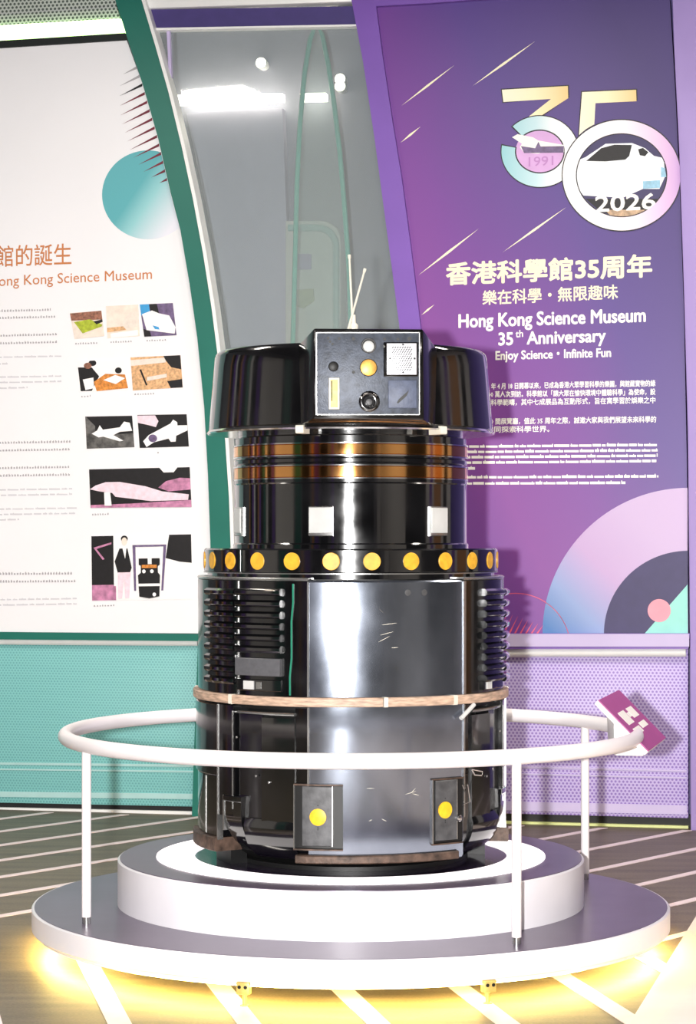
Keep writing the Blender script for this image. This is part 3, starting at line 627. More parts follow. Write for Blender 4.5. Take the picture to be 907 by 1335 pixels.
# what stands in the bay
bp_ = slab('reflection_board', [(243, 148), (368, 141), (374, 300), (372, 1000), (330, 1000), (302, 460), (275, 300)], -1.22, -1.16, mat('board_lilac', (196, 192, 214), 0.55, var=0.03))  # added board, its slanted pale shape paints in a reflection edge
tag(bp_, 'lilac grey board imitating a slanting reflection edge behind the glass', 'board')
pts = []
arch_l = [(381, 470), (383, 400), (385, 320), (387, 240), (391, 160), (397, 95), (404, 52), (412, 31)]
arch_r = [(420, 45), (428, 85), (436, 140), (443, 200), (449, 270), (454, 340), (457, 420), (458, 470)]
af = thing('arch_fin', 'tall pointed teal edged glass arch standing in the glazed bay', 'arch', wpt(wuz(415, 500, -0.5)[0], 0, -0.5))
ap = [onwall(x, y, -0.5) for x, y in arch_l + arch_r]
ap = [Vector((ap[0].x, ap[0].y, 0.012))] + ap + [Vector((ap[-1].x, ap[-1].y, 0.012))]
M['teal_edge'] = mat('teal_edge', (110, 190, 176), 0.3, var=0.05)
MB().tube(ap, 0.011, 8).build('arch_edge', M['teal_edge'], af)
M['arch_glass'] = M['glass'].copy(); M['arch_glass'].name = 'arch_glass'
for n_ in M['arch_glass'].node_tree.nodes:
    if n_.type == 'FRESNEL': n_.inputs[0].default_value = 1.05
MB().prism([p + WN * 0.003 for p in ap], -WN * 0.006).build('arch_pane', M['arch_glass'], af)
kc = thing('bay_kiosk', 'pale rounded kiosk with teal rim and lilac plaque behind the glass', 'kiosk', wpt(wuz(415, 500, -1.0)[0], 0, -1.0))
def rr(x0, x1, y0, y1, r, n=8):
    p = [(x0, y1)] + [(x0, y0)] + [(x1 - r + r * sin(R(90 * i / n)), y0 + r - r * cos(R(90 * i / n))) for i in range(n + 1)] + [(x1, y1)]
    return p
slab('kiosk_board', rr(372, 444, 288, 800, 26), -1.18, -1.06, M['hall_white'], kc, bevel=0.004)
zk = [onwall(x, y, -1.05) for x, y in rr(376, 438, 297, 780, 24)[1:]]
MB().tube(zk, 0.016, 8).build('kiosk_rim', M['teal_pale'], kc)
slab('plaque', [(386, 331), (405, 331), (405, 351), (386, 351)], -1.06, -1.045, mat('plaque_lilac', (168, 150, 206), 0.5, var=0.05), kc)
slab('leaflet', [(384, 378), (408, 376), (409, 392), (394, 402), (384, 398)], -1.06, -1.045, mat('leaflet_olive', (176, 184, 130), 0.5, var=0.2), kc)
def strip_lamp(px, off, label):
    t = slab('strip_light', px, off - 0.05, off, M['led_cool']); tag(t, label, 'light'); return t
strip_lamp([(226, 124), (368, 122), (368, 131), (228, 136)], -1.12, 'long warm strip light along the top of the bay wall')
strip_lamp([(391, 122), (424, 121), (424, 130), (391, 131)], -1.12, 'short warm strip light beside the pointed arch')
for (heads, lb) in ((((340, 82),), 'single round spotlight high on the bay wall behind the glass'), (((443, 103), (443, 112)), 'twin round spotlight right of the pointed arch')):
    t = None
    for (x, y) in heads:
        c = onwall(x, y, -1.15)
        if t is None: t = thing('spotlight', lb, 'spotlight', c)
        MB().lathe([(0.02, -0.075), (0.025, -0.06), (0.028, 0.0), (0.024, 0.001), (0.0235, -0.004)], c, WN, 22).build('housing', M['white_edge'], t)
        MB().lathe([(0.0235, -0.006), (0.022, 0.0), (0.012, 0.003)], c, WN, 22).build('lens', M['led_cool'], t)

# ------------------------------------------------------------------ round display platform
ZL, ZU = 0.126, 0.254
pf = thing('display_platform', 'two-tier round white display platform with glowing underside', 'platform', (0, 0, 0))
MB().rev([(0, 0.0), (0.62, 0.0), (0.62, 0.064), (0, 0.064)], seg=96).build('plinth', M['dark_base'], pf)
MB().rev([(0.0, 0.063), (0.892, 0.063), (0.896, 0.067), (0.896, ZL - 0.004), (0.892, ZL - 0.001), (0.0, ZL - 0.001)], seg=160).build('lower_disc', M['white_lacquer'], pf)
MB().rev([(0.0, ZL - 0.002), (0.889, ZL - 0.002), (0.888, ZL), (0.0, ZL)], seg=160).build('lower_top', M['platform_top'], pf)
MB().rev([(0.868, 0.053), (0.882, 0.053), (0.882, 0.0635), (0.865, 0.0635)], seg=160).build('lip', M['white_lacquer'], pf)
MB().rev([(0.835, 0.047), (0.862, 0.047), (0.862, 0.0632), (0.835, 0.0632)], seg=120).build('led_strip', M['led_warm'], pf)
MB().rev([(0.0, ZL - 0.001), (0.6577, ZL - 0.001), (0.6577, ZU - 0.004), (0.6537, ZU - 0.0005), (0.0, ZU - 0.0005)], seg=160).build('upper_disc', M['white_lacquer'], pf)
MB().rev([(0.54, ZU - 0.002), (0.6515, ZU - 0.002), (0.651, ZU + 0.001), (0.54, ZU + 0.001)], seg=140).build('upper_top', M['platform_top'], pf)
MB().rev([(0.44, ZU - 0.002), (0.55, ZU - 0.002), (0.549, ZU + 0.004), (0.441, ZU + 0.004)], seg=140).build('light_ring', M['light_ring'], pf)
MB().rev([(0.0, ZU - 0.002), (0.445, ZU - 0.002), (0.445, ZU + 0.002), (0.0, ZU + 0.002)], seg=120).build('turntable', M['turntable'], pf)
for a in (-17.4, 22.6, 112, 180, 248):
    mb = MB(); s_, c_ = sin(R(a)), -cos(R(a)); rd = Vector((s_, c_, 0)); tn = Vector((-c_, s_, 0)); p0 = rd * 0.872
    q = [p0 + tn * dx + rd * dy for dx, dy in ((-0.017, 0), (0.017, 0), (0.017, 0.022), (-0.017, 0.022))]
    cb = MB().prism([(v.x, v.y, 0.031) for v in q], (0, 0, 0.031)).build('clip_bracket', M['brass_clip'], pf, bevel=0.003)
    for dx in (-0.008, 0.008):
        MB().lathe([(0.0045, 0), (0.0045, 0.0025)], p0 + rd * 0.021 + tn * dx + Vector((0, 0, 0.050)), rd, 12).build('screw', M['black_matte'], cb)
    MB().lathe([(0.012, 0), (0.012, 0.004), (0.006, 0.005), (0.006, 0.034)], p0 + rd * 0.006, (0, 0, 1), 14).build('levelling_foot', M['brass_clip'], cb)

# ------------------------------------------------------------------ guard rail
ZR, RR = 0.600, 0.803
gr = thing('guard_rail', 'white tubular ring railing on slim posts around the black robot', 'railing', (0, 0, ZL))
MB().tube([(RR * cos(2 * pi * i / 128), RR * sin(2 * pi * i / 128), ZR) for i in range(128)], 0.0205, 18, closed=True).build('top_ring', M['rail_white'], gr, smooth=60)
for a in (28.7, 118.7, 208.7, 301.4):
    x, y = RR * cos(R(a)), RR * sin(R(a))
    ps = MB().tube([(x, y, ZL + 0.018), (x, y, ZR - 0.01)], 0.0125, 18).build('post', M['rail_white'], gr)
    MB().rev([(0, ZL), (0.0115, ZL), (0.0115, ZL + 0.019), (0, ZL + 0.019)], seg=18).add([], []).build('collar', M['steel_highlight'], ps).location = (x, y, 0)

# label stand on the rail
ls = thing('label_stand', 'small tilted mauve label plate on a white bracket fixed to the railing', 'sign', (0.795, 0.0, 0.55))
def atdepth(px, py, y): d = y - CAM.y; return Vector((CAM.x + (px - PCX) / F_PX * d, y, CAM.z - (py - PCY) / F_PX * d))
bk = [atdepth(px, py, -0.07) for px, py in ((799, 929), (806, 930), (838, 963), (839, 986), (801, 985))]
MB().prism(bk, (0, 0.16, 0)).build('bracket', M['rail_white'], ls, bevel=0.003)
th = R(14.5); al = R(45)
tr_ = Vector((sin(th), cos(th), 0)); ds = Vector((cos(al) * cos(th), -cos(al) * sin(th), -sin(al))); nn = tr_.cross(ds) * -1
if nn.z < 0: nn = -nn
pc = Vector((0.80, 0.0, 0.638))
def plate_pt(s, t, h=0.0): return pc + tr_ * s + ds * t + nn * h
def pquad(s0, s1, t0, t1, h=0.0): return [plate_pt(s0, t0, h), plate_pt(s1, t0, h), plate_pt(s1, t1, h), plate_pt(s0, t1, h)]
MB().prism(pquad(-0.21, 0.21, -0.098, 0.098, -0.016), nn * 0.014).build('back_plate', M['rail_white'], ls, bevel=0.002)
MB().prism(pquad(-0.209, 0.209, -0.097, 0.097, -0.002), nn * 0.003).build('label_plate', M['sign_face'], ls)
mb = MB()
for (s0, s1, t0, t1) in ((-0.135, -0.02, -0.038, 0.008), (-0.01, 0.03, -0.026, -0.010), (0.035, 0.145, -0.038, -0.002), (-0.14, -0.01, 0.022, 0.044), (0.015, 0.14, 0.016, 0.036)):
    mb.prism(pquad(s0, s1, t0, t1, 0.001), nn * 0.0006)
mb.build('label_print', M['print_white'], ls, smooth=0)

# ------------------------------------------------------------------ the robot
rb = thing('robot', 'vintage black drum-shaped robot with copper neck bands and antennae on platform', 'robot', (0, 0, ZU))
FC = 14.8                                            # bearing the body faces
def th_px(px, r):
    """bearing on a drum of radius r at which photo column px is seen"""
    t = 0.0
    for _ in range(20):
        d = 6.38 - r * cos(t); s = ((px - PCX) / F_PX * d - 0.008) / r
        t = math.asin(max(-1, min(1, s)))
    return math.degrees(t)
RP, RE, HA = 0.50, 0.430, 30.0
def plan_front(a):
    """body plan: a flatter curved plate across the front, a drum elsewhere (added to radius 0.43)"""
    e = a - FC
    if abs(e) >= HA: return 0.0
    be = math.asin(RE * sin(R(HA)) / RP); cx = RE * cos(R(HA)) - RP * cos(be)
    t = R(e); r = cx * cos(t) + math.sqrt(RP * RP - (cx * sin(t)) ** 2)
    return r - RE
def zf(py, r=0.42): return CAM.z - (py - PCY) / F_PX * (6.38 - r)
def zs(py): return CAM.z - (py - PCY) / F_PX * 6.38
def P(name, prof, a0, a1, seg, mk, parent=None, plan=None, smooth=35, bevel=0.0):
    return MB().rev(prof, a0, a1, seg, plan).build(name, M[mk], parent or rb, smooth=smooth, bevel=bevel)
def rect(r0, r1, z0, z1): return [(r0, z0), (r1, z0), (r1, z1), (r0, z1)]
def rrect(r0, r1, z0, z1, c=0.003): return [(r0, z0), (r1 - c, z0), (r1, z0 + c), (r1, z1 - c), (r1 - c, z1), (r0, z1)]
def bear(a, r, z): return Vector((r * sin(R(a)), -r * cos(R(a)), z))

# core
P('core', [(0, 0.262), (0.30, 0.262), (0.36, 0.30), (0.385, 0.36), (0.385, 1.05), (0, 1.05)], 0, 360, 96, 'black_matte')
P('caster_base', [(0, 0.2562), (0.33, 0.2562), (0.33, 0.268), (0, 0.268)], 0, 360, 72, 'black_matte')
# ---- upper body: shell, front plate, louvres
zt, zb = 1.043, 0.731
P('body_shell', [(0.38, zb), (0.432, zb), (0.432, zt - 0.006), (0.426, zt), (0.38, zt)], FC + HA, FC + 360 - HA, 120, 'black_shell')
fp = P('front_plate', [(0.40, zb), (0.431, zb), (0.431, zt - 0.008), (0.427, zt - 0.003), (0.40, zt - 0.003)], FC - HA, FC + HA, 40, 'worn_plate', plan=plan_front)
for a in (FC - HA, FC + HA):
    P('edge_strip', rect(0.425, 0.4345, zb, zt - 0.006), a - 0.35, a + 0.35 + (0.5 if a > FC else 0), 2, 'steel_highlight', fp)
# scratches and dents on the plate
for (a, z, l, sl, mk) in ((-3, 0.88, 0.055, -0.25, 'black_matte'), (13, 0.90, 0.035, 0.25, 'pale_clip'), (14, 0.925, 0.04, 0.12, 'pale_clip'), (12, 0.885, 0.03, 0.5, 'pale_clip'), (16, 0.862, 0.018, 0.05, 'pale_clip'), (11, 0.96, 0.012, -0.9, 'steel_highlight')):
    p = []
    for k in (-1, 0, 1):
        aa = a + math.degrees(l / 0.42) * k / 2; p.append(bear(aa, RE + plan_front(aa) + 0.0012, z + sl * l * k / 2))
    MB().tube(p, [0.0003, 0.0009, 0.0003], 6).build('scratch', M[mk], fp)
for px in (531, 552):
    a = th_px(px, 0.42); MB().lathe([(0.0085, 0), (0.0085, 0.001), (0.006, 0.0015)], bear(a, RE + plan_front(a) - 0.0005 + 0.0012, zf(773)), bear(a, 1, 0), 18).build('plugged_hole', M['dust_plate'], fp)
# shoulder line under the dot ring
P('shoulder_rim', rrect(0.38, 0.4335, zt - 0.004, zt + 0.004, 0.002), FC + HA, FC + 360 - HA, 100, 'steel_highlight')
P('shoulder_gap', rect(0.36, 0.405, zt, 1.06), 0, 360, 96, 'black_gloss')
def louvre(a0, a1, z, h, r0=0.428, r1=0.449, n=8, mk='black_gloss'):
    prof = [(r0, z - h / 2), (r0 + (r1 - r0) * 0.75, z - h / 2), (r1, z - h * 0.2), (r1, z + h * 0.2), (r0 + (r1 - r0) * 0.6, z + h / 2), (r0, z + h / 2)]
    return P('louvre', prof, a0, a1, n, mk, smooth=30, bevel=0.0)
aL0, aL1, aL2 = th_px(267, 0.446), th_px(306, 0.444), th_px(365, 0.444)
for k in range(6): louvre(aL1 + 0.5, aL2, zf(772 + 14.9 * k, 0.36), 0.019)
for k in range(9): louvre(aL0, aL1 - 0.5, zf(771 + 14.2 * k, 0.22), 0.019)
aR0 = 2 * FC - aL2; aR1 = 2 * FC - aL1; aR2 = 2 * FC - aL0
for k in range(9): louvre(aR0 + 1, aR1 - 0.5, zf(772 + 14.0 * k, 0.22), 0.019); louvre(aR1 + 0.5, aR2, zf(772 + 14.0 * k, 0.12), 0.019)
P('corner_seam', rect(0.428, 0.4345, zb, zt - 0.006), aL1 - 0.25, aL1 + 0.25, 1, 'steel_highlight')
gp = P('blank_plate', rrect(0.428, 0.446, zf(881, 0.36), zf(858, 0.36), 0.002), aL1 + 0.4, aL2, 10, 'grey_plate')
sb = P('socket_bar', rrect(0.428, 0.440, zf(901, 0.36), zf(886, 0.36), 0.002), aL1 + 0.4, aL2, 10, 'black_gloss')
sbx = [th_px(x, 0.44) for x in (318, 331, 334, 340)]
P('socket', rect(0.438, 0.443, zf(899, 0.36), zf(888, 0.36)), sbx[0], sbx[1], 3, 'window_white', sb)
P('socket', rect(0.438, 0.442, zf(898, 0.36), zf(889, 0.36)), sbx[2], sbx[3], 2, 'steel_highlight', sb)
sr = P('socket_bar', rrect(0.428, 0.440, zf(898, 0.2), zf(886, 0.2), 0.002), aR0 + 1, aR1 - 0.5, 8, 'black_gloss')
P('socket', rect(0.438, 0.443, zf(897, 0.2), zf(887, 0.2)), th_px(634, 0.44), th_px(640, 0.44), 2, 'window_white', sr)
# thin green cable down the shell
ca = th_px(380, 0.44); M['cable_green'] = mat('cable_green', (40, 130, 104), 0.35, var=0.1)
MB().tube([bear(ca + 1.2 * (1 - k / 6) - 1 + 0.25 * sin(k * 2.1), 0.4335, zt - 0.012 - (zt - zb - 0.016) * k / 6) for k in range(7)], 0.0026, 8).build('cable', M['cable_green'], rb)
# ---- belt of wooden strips
bz0, bz1 = 0.706, 0.7305
bounds = [-96, th_px(300, 0.445), th_px(501, 0.44), th_px(593, 0.44), 92, 150, 207, 264]
for i in range(len(bounds) - 1):
    P('belt_strip', rrect(0.40, 0.446, bz0, bz1, 0.003), bounds[i] + 0.35, bounds[i + 1] - 0.35, 18, 'wood_band', plan=lambda a: plan_front(a))
for i, a in enumerate(bounds[:-1]):
    P('belt_clip', rrect(0.40, 0.4475, bz0 - 0.001, bz1 + 0.001, 0.002), a - (0.8 if i != 2 else 0.1), a + (0.8 if i != 2 else 1.4), 2, 'pale_clip', plan=lambda a: plan_front(a))
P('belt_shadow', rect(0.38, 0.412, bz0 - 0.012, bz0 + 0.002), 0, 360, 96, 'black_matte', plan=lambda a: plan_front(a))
# ---- lower body
lb = 0.292
lpn = P('lower_plate', [(0.40, lb + 0.002), (0.424, lb), (0.429, lb + 0.008), (0.431, bz0), (0.40, bz0)], FC - HA, FC + HA, 40, 'worn_plate', plan=plan_front)
for a in (FC + HA, FC - HA):
    P('edge_strip', rect(0.42, 0.4345, 0.46 if a < FC else 0.40, bz0 - 0.002), a - 0.3, a + 0.4, 2, 'steel_highlight', lpn)
P('bottom_lip', rrect(0.405, 0.436, lb - 0.002, lb + 0.02, 0.003), th_px(384, 0.44), th_px(600, 0.44), 30, 'brown_worn', lpn, plan=plan_front)
for (a, z, l, sl) in ((22, 0.475, 0.03, 0.25), (24, 0.47, 0.02, -0.3), (23, 0.48, 0.014, 0.9), (7, 0.49, 0.02, 0.0), (12, 0.405, 0.012, -0.5), (7, 0.405, 0.008, 0.5)):
    p = [bear(a + math.degrees(l / 0.42) * k / 2, RE + plan_front(a) + 0.0012, z + sl * l * k / 2) for k in (-1, 0, 1)]
    MB().tube(p, [0.0003, 0.0009, 0.0003], 6).build('scratch', M['pale_clip'], lpn)
def qround(r, rin, zt_, zb_, rad, n=8):
    p = [(rin, zt_), (r, zt_)]
    for i in range(n + 1):
        t = R(90 * i / n); p.append((r - rad + rad * cos(t), zb_ + rad - rad * sin(t)))
    return p + [(rin, zb_)]
def flank(sgn):
    """armoured side of the lower body, mirrored about the facing direction"""
    def A(px, r=0.43):
        e = th_px(px, r) - FC
        return FC + sgn * e * 1.0 if sgn > 0 else FC - e
    def PP(name, prof, pa, pb, seg, mk, parent=None, smooth=35, r=0.43):
        a, b = A(pa, r), A(pb, r)
        return P(name, prof, min(a, b), max(a, b), seg, mk, parent, smooth=smooth)
    # recessed strip beside the front plate and faceted door panel
    PP('side_panel', qround(0.420, 0.30, 0.700, 0.292, 0.08), 383, 409, 3, 'black_shell')
    dp = PP('door_panel', qround(0.4265, 0.30, 0.672, 0.286, 0.095), 340, 383, 2, 'black_gloss', smooth=15)
    PP('door_bevel', qround(0.422, 0.30, 0.678, 0.290, 0.095), 309, 340, 1, 'black_shell', dp, smooth=15)
    PP('door_top_edge', rrect(0.40, 0.430, 0.680, 0.687, 0.002), 305, 383, 8, 'steel_highlight', dp)
    PP('door_side_edge', rect(0.42, 0.438, 0.42, 0.687), 304.9, 305.7, 1, 'steel_highlight', dp)
    PP('door_rim', [(0.425, 0.40)] + [(0.4315 - 0.098 + 0.098 * cos(R(90 * i / 8)), 0.283 + 0.098 - 0.098 * sin(R(90 * i / 8))) for i in range(9)] + [(0.33, 0.29), (0.38, 0.31), (0.41, 0.345)], 318, 383, 8, 'black_gloss', dp)
    # outer rounded pod
    pod = PP('side_pod', qround(0.436, 0.30, 0.452, 0.296, 0.115), 296, 316, 3, 'black_gloss')
    PP('pod_cap', rrect(0.40, 0.439, 0.44, 0.456, 0.002), 294, 317, 3, 'black_gloss', pod)
    PP('pod_edge', rect(0.40, 0.4385, 0.36, 0.456), 293.4, 294.8, 1, 'steel_highlight', pod)
    PP('side_wall', rect(0.38, 0.4355, 0.40, 0.700), 286, 306, 3, 'black_shell')
    PP('side_seam', rect(0.42, 0.4385, 0.33, 0.700), 285.9, 286.7, 1, 'steel_highlight')
    # side bracket with foot
    a0 = A(286.5); a1 = a0 + (-34 if a0 < FC else 34)
    P('side_bracket', rrect(0.38, 0.438, 0.503, 0.700, 0.003), min(a0, a1), max(a0, a1), 8, 'black_shell')
    sl = P('side_leg', rrect(0.38, 0.432, 0.335, 0.503, 0.003), min(a0, a1), max(a0, a1), 8, 'black_gloss')
    m_ = (a0 + a1) / 2
    P('leg_rib', rect(0.42, 0.4335, 0.34, 0.497), m_ - 5 * (1 if a0 > FC else -1) - 0.5, m_ - 5 * (1 if a0 > FC else -1) + 0.5, 1, 'steel_highlight', sl)
    ft = P('side_foot', rrect(0.36, 0.446, 0.298, 0.337, 0.003), min(a0, a1) - 1, max(a0, a1), 8, 'brown_worn')
    P('foot_support', rect(0.33, 0.38, 0.2562, 0.30), min(a0, a1) + 4, max(a0, a1) - 4, 6, 'black_matte', ft)
    for (px, z) in ((308, 0.615), (333, 0.515), (350, 0.50)):
        a = A(px); MB().lathe([(0.0035, 0), (0.0035, 0.002), (0.002, 0.003)], bear(a, 0.4275, z), bear(a, 1, 0), 10).build('rivet', M['steel_highlight'], dp)
flank(1); flank(-1)
# latch and strut at the right hand side
st0, st1 = th_px(599, 0.44), th_px(616, 0.44)
MB().tube([bear(st0, 0.445, 0.668), bear(st1, 0.445, 0.703)], 0.006, 10).build('diagonal_strut', M['window_white'], rb)
lt = [bear(th_px(x, 0.44), 0.441, zf(y, 0.3)) for x, y in ((614, 1003), (628, 1008), (627, 1013), (618, 1011), (614, 1003))]
MB().tube(lt, 0.0022, 8).build('latch_loop', M['chrome'], rb)
lt = [bear(th_px(x, 0.44), 0.441, zf(y, 0.3)) for x, y in ((602, 1022), (605, 1031), (609, 1022), (612, 1045), (601, 1048))]
MB().tube(lt, 0.0014, 8).build('latch_wire', M['chrome'], rb)
MB().lathe([(0.009, 0), (0.009, 0.012), (0.006, 0.014)], bear(th_px(598, 0.44), 0.432, zf(1072)), bear(th_px(598, 0.44), 1, 0), 14).build('latch_knob', M['chrome'], rb)
# foot pockets with yellow markers
def pocket(x0, x1, fx0, fx1, y0, y1, dot, dpx):
    pr_ = lambda a: plan_front(a)
    r = 0.43; a0, a1, f0, f1 = (th_px(x, 0.425) for x in (x0, x1, fx0, fx1))
    k = P('marker_pocket', rrect(0.41, 0.4335, zf(y1), zf(y0), 0.002), a0, a1, 10, 'black_matte', plan=pr_)
    P('pocket_rim', rect(0.42, 0.4355, zf(y0) - 0.001, zf(y0) + 0.003), a0 - 0.2, a1, 8, 'brown_worn', k, plan=pr_)
    P('pocket_rim', rect(0.42, 0.4365, zf(y1) - 0.004, zf(y1)), a0 - 0.2, a1, 8, 'brown_worn', k, plan=pr_)
    P('pocket_rim', rect(0.42, 0.4365, zf(y1), zf(y0)), a0 - 0.2, a0 + 0.15, 1, 'steel_highlight', k, plan=pr_)
    P('marker_plate', rrect(0.42, 0.4385, zf(y1 - 4), zf(y0 + 1), 0.002), f0, f1, 8, 'dust_plate', k, plan=pr_)
    P('plate_edge', rect(0.42, 0.4395, zf(y1 - 4), zf(y0 + 1)), f1 - 0.25, f1 + 0.1, 1, 'steel_highlight', k, plan=pr_)
    a = th_px(dot[0], 0.43); rr_ = 0.4385 + plan_front(a); z = zf(dot[1]); nrm = bear(a, 1, 0)
    MB().lathe([(dpx, -0.006), (dpx, 0.0016), (dpx - 0.002, 0.0022)], bear(a, rr_, z), nrm, 28).build('yellow_marker', M['yellow_dot'], k)
    for dz in (0.031, -0.028, -0.033): MB().lathe([(0.0016, -0.003), (0.0016, 0.001)], bear(a, rr_, z + dz), nrm, 8).build('screw', M['black_matte'], k)
    return k
pocket(385, 447, 396, 434, 1024, 1107, (415, 1065), 0.0225)
pocket(563, 600, 566, 592, 1020, 1104, (579, 1060), 0.0225)

# ---- ring of round markers
rz0, rz1 = 1.058, 1.124
rg = P('marker_ring', rrect(0.30, 0.415, rz0, rz1, 0.004), 0, 360, 160, 'black_gloss')
P('ring_edge', rect(0.40, 0.4158, rz0 - 0.002, rz0 + 0.001), 0, 360, 120, 'steel_highlight', rg)
P('ring_seam', rect(0.40, 0.4158, rz0, rz1), th_px(313, 0.415) - 0.15, th_px(313, 0.415) + 0.15, 1, 'steel_highlight', rg)
for k in range(-12, 12):
    a = 7.7 + 15.0 * k; mk = 'amber'
    z = (rz0 + rz1) / 2; nrm = bear(a, 1, 0)
    dk = MB().lathe([(0.0235, -0.008), (0.0235, 0.002), (0.0225, 0.003)], bear(a, 0.414, z), nrm, 28).build('round_marker', M[mk], rg)
# ---- neck drum
P('neck_drum', [(0, 1.12), (0.333, 1.12), (0.333, 1.135), (0.328, 1.139), (0.328, 1.300), (0.331, 1.304), (0.331, 1.3155), (0.322, 1.3155), (0.322, 1.412), (0.327, 1.412), (0.327, 1.43), (0.318, 1.434), (0.318, 1.46), (0, 1.46)], 0, 360, 128, 'black_gloss')
for (ya, yb) in ((622, 607), (592, 578)):
    za, zb_ = zf(ya, 0.33), zf(yb, 0.33)
    cbn = P('copper_band', rrect(0.318, 0.3315, za, zb_, 0.002), 0, 360, 128, 'copper')
    for z in (za - 0.002, zb_ + 0.002): P('band_edge', rect(0.318, 0.3325, z - 0.0018, z + 0.0018), 0, 360, 110, 'chrome', cbn)
zm = (zf(607, 0.33) + zf(592, 0.33)) / 2
P('neck_groove', rrect(0.318, 0.3305, zm - 0.0075, zm + 0.0075, 0.003), 0, 360, 128, 'black_gloss')
for k in range(6):
    a = -14.2 + 60.6 * k
    fr_ = P('neck_window', rrect(0.32, 0.335, zf(699, 0.33), zf(660, 0.33), 0.002), a - 5.8, a + 5.8, 6, 'steel_highlight')
    P('window_pane', rrect(0.325, 0.3375, zf(695, 0.33), zf(661.5, 0.33), 0.0015), a - 5.4, a + 5.4, 6, 'window_white', fr_)
# ---- head
hz0, hz1 = 1.452, 1.676
hd = P('head_drum', [(0, hz0), (0.398, hz0), (0.4015, hz0 + 0.006)] + [(0.4015 - 0.017 * k / 6, hz0 + 0.006 + (hz1 - hz0 - 0.022) * k / 6) for k in range(1, 7)] + [(0.3805, hz1 - 0.006), (0.372, hz1), (0, hz1 + 0.008)], 0, 360, 160, 'black_gloss')
P('head_skirt', [(0.30, hz0 - 0.008), (0.404, hz0 - 0.008), (0.408, hz0 - 0.004), (0.40, hz0 + 0.004), (0.30, hz0 + 0.004)], 0, 360, 140, 'chrome', hd)
for px in (392, 575):
    a = th_px(px, 0.40); P('skirt_clip', rrect(0.36, 0.411, hz0 - 0.02, hz0 + 0.002, 0.003), a - 1.6, a + 1.6, 3, 'pale_clip', hd)
# face housing: flared box in front of the drum
def loft(name, q0, q1, mk, parent, bevel=0.0):
    m = MB(); m.add(list(q0) + list(q1), [(0, 1, 2, 3), (4, 7, 6, 5)] + [(i, (i + 1) % 4, 4 + (i + 1) % 4, 4 + i) for i in range(4)]); return m.build(name, M[mk], parent, bevel=bevel)
HA_ = R(4.0)                                          # the face is turned a little to the right
FO = Vector((0.046, -0.468, 0)); FX = Vector((cos(HA_), sin(HA_), 0)); FN = Vector((sin(HA_), -cos(HA_), 0))
def onface(px, py, off=0.0):
    d = Vector(((px - PCX) / F_PX, 1.0, -(py - PCY) / F_PX)); o = FO + FN * off
    t = (o - CAM).dot(FN) / d.dot(FN); return CAM + d * t
fq = [onface(408, 546), onface(552, 547), onface(551, 429), onface(409, 428)]
bq = [Vector((-0.150, -0.33, 1.448)), Vector((0.226, -0.33, 1.448)), Vector((0.232, -0.33, 1.662)), Vector((-0.150, -0.33, 1.662))]
fh = loft('face_housing', fq, bq, 'black_shell', rb, bevel=0.004)
tq = [q + Vector((0, 0, 0)) for q in (onface(409, 445), onface(551, 445), onface(551, 429), onface(409, 428))]
tb = [Vector((q.x, -0.12, q.z - 0.002)) for q in tq]
loft('housing_top', [q - FN * 0.004 for q in tq], tb, 'black_shell', fh, bevel=0.003)
def fbox(name, px0, px1, py0, py1, h0, h1, mk, parent, bevel=0.0):
    pts = [onface(px0, py1, h1), onface(px1, py1, h1), onface(px1, py0, h1), onface(px0, py0, h1)]
    return MB().prism(pts, FN * (h0 - h1)).build(name, M[mk], parent, bevel=bevel)
PXM = 5.91 / F_PX                                      # metres per photo pixel at the face
def fdisc(name, px, py, prof_px, mk, parent, seg=28):
    return MB().lathe([(r * PXM, h) for r, h in prof_px], onface(px, py, 0), FN, seg).build(name, M[mk], parent)
fpl = fbox('face_plate', 413, 546, 434, 540, -0.002, 0.004, 'face_slate', fh, 0.0015)
for (a, b_, c_, d_) in ((412, 547, 433, 434.2), (412, 547, 540, 541), (411.6, 413, 433, 541), (546, 547.2, 433, 541)): fbox('face_edge', a, b_, c_, d_, -0.002, 0.005, 'steel_highlight', fpl)
e1 = fdisc('lens_ring', 480, 451, [(10, 0.0), (10, 0.010), (8.6, 0.012), (7.4, 0.010), (7.4, 0.006)], 'black_gloss', fpl)
fdisc('lens_trim', 480, 451, [(9.4, 0.010), (9.4, 0.0135), (8.6, 0.0135), (8.6, 0.010)], 'chrome', e1)
fdisc('lens_dome', 480, 452, [(7.2, 0.004), (7.2, 0.011), (5.5, 0.014), (2.5, 0.0155)], 'window_white', e1)
e2 = fdisc('gold_bezel', 480, 479.5, [(11.6, 0.002), (11.6, 0.006)], 'black_gloss', fpl)
fdisc('gold_disc', 480, 479.5, [(10.6, 0.004), (10.6, 0.008), (9.6, 0.009)], 'gold', e2)
fdisc('black_button', 434.4, 478, [(6.6, 0.002), (6.6, 0.007), (5.5, 0.0085)], 'black_matte', fpl)
e3 = fbox('slot_frame', 428.6, 442.4, 492.5, 533.5, 0.002, 0.009, 'pale_clip', fpl, 0.001)
fbox('slot_gold', 430.6, 440.2, 495, 531, 0.006, 0.0098, 'gold', e3)
fbox('slot_gap', 431.5, 433.2, 496, 523, 0.006, 0.0104, 'black_matte', e3)
e4 = fdisc('socket_ring', 480.8, 523.7, [(13.8, 0.002), (13.8, 0.012), (11.5, 0.014), (8.0, 0.013), (7.2, 0.006)], 'black_gloss', fpl)
MB().tube([onface(480.8, 523.7, 0.0138) + (FX * cos(2 * pi * k / 36) + Vector((0, 0, 1)) * sin(2 * pi * k / 36)) * 10.8 * PXM for k in range(36)], 0.0013, 8, closed=True).build('socket_trim', M['chrome'], e4)
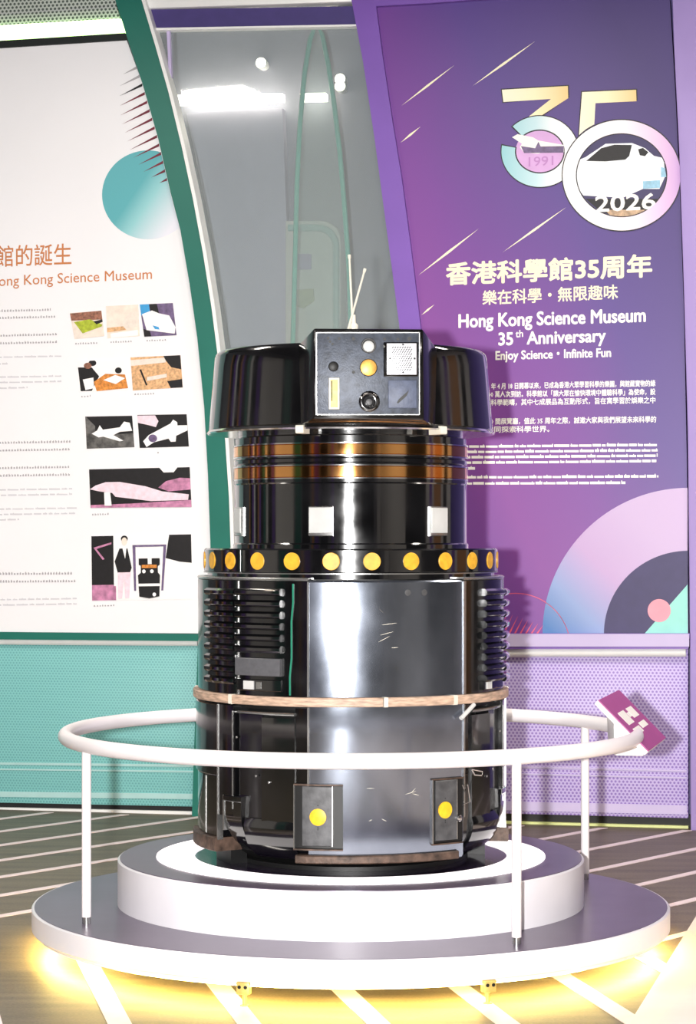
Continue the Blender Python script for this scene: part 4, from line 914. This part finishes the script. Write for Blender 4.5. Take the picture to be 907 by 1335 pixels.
fdisc('socket_core', 480.4, 524.5, [(4.2, 0.004), (4.2, 0.0148), (2.5, 0.016)], 'dust_plate', e4, 12)
e5 = fbox('speaker_box', 500, 545, 446, 491, 0.002, 0.013, 'black_gloss', fpl, 0.002)
sp_ = fbox('speaker_face', 504, 543, 447.5, 488.5, 0.012, 0.016, 'grille_pale', e5, 0.001)
for r_ in range(11):
    for c_ in range(8):
        x = 512 + c_ * 3.2 + (r_ % 2) * 1.6; y = 453 + r_ * 2.9
        a, b_ = onface(x - 0.9, y + 0.9, 0.0163), onface(x + 0.9, y - 0.9, 0.0163)
        MB().tube([a, b_], 0.00095, 4).build('grille_slot', M['black_matte'], sp_, smooth=0)
for (x, y) in ((524.5, 449.8), (524.5, 486), (507.5, 468), (539.5, 468)): fdisc('grille_screw', x, y, [(1.3, 0.015), (1.3, 0.0172)], 'black_matte', sp_, 10)
e6 = fbox('blue_pad', 506, 543, 495.5, 532, 0.002, 0.007, 'pad_blue', fpl, 0.002)
MB().prism([onface(x, y, 0.0085) for x, y in ((517, 525), (520, 520), (533, 508.5), (530, 516), (519, 526))], FN * -0.002).build('pad_slot', M['black_matte'], e6)
for (x, y, r_, mk) in ((427.5, 441, 1.9, 'black_matte'), (430, 445.6, 1.7, 'black_matte'), (433, 448.8, 1.7, 'black_matte'), (441.8, 441.6, 1.9, 'black_matte'), (460.5, 442, 2.2, 'black_matte'), (501, 442.5, 2.0, 'black_matte'), (518.5, 442.5, 2.0, 'black_matte'), (533.2, 442, 2.8, 'chrome'), (460.5, 485.5, 2.1, 'black_matte')):
    fdisc('plate_hole' if mk == 'black_matte' else 'plate_screw', x, y, [(r_, 0.002), (r_, 0.0055)], mk, fpl, 14)
# antennae
def ant(p0, p1, y):
    a, b_ = atdepth(*p0, y), atdepth(*p1, y)
    o = MB().tube([a, b_], [0.0034, 0.0026], 10).build('antenna', M['pale_clip'], rb)
    MB().tube([b_ - (b_ - a).normalized() * 0.004, b_ + (b_ - a).normalized() * 0.006], 0.0042, 10).build('antenna_tip', M['pale_clip'], o)
ant((460, 434), (455.3, 335), -0.32); ant((452.5, 434), (475, 353), -0.34)
MB().lathe([(0.012, -0.01), (0.012, 0.006), (0.006, 0.012), (0.005, 0.034)], atdepth(461, 427, -0.33), (0, 0, 1), 14).build('antenna_base', M['pale_clip'], rb)
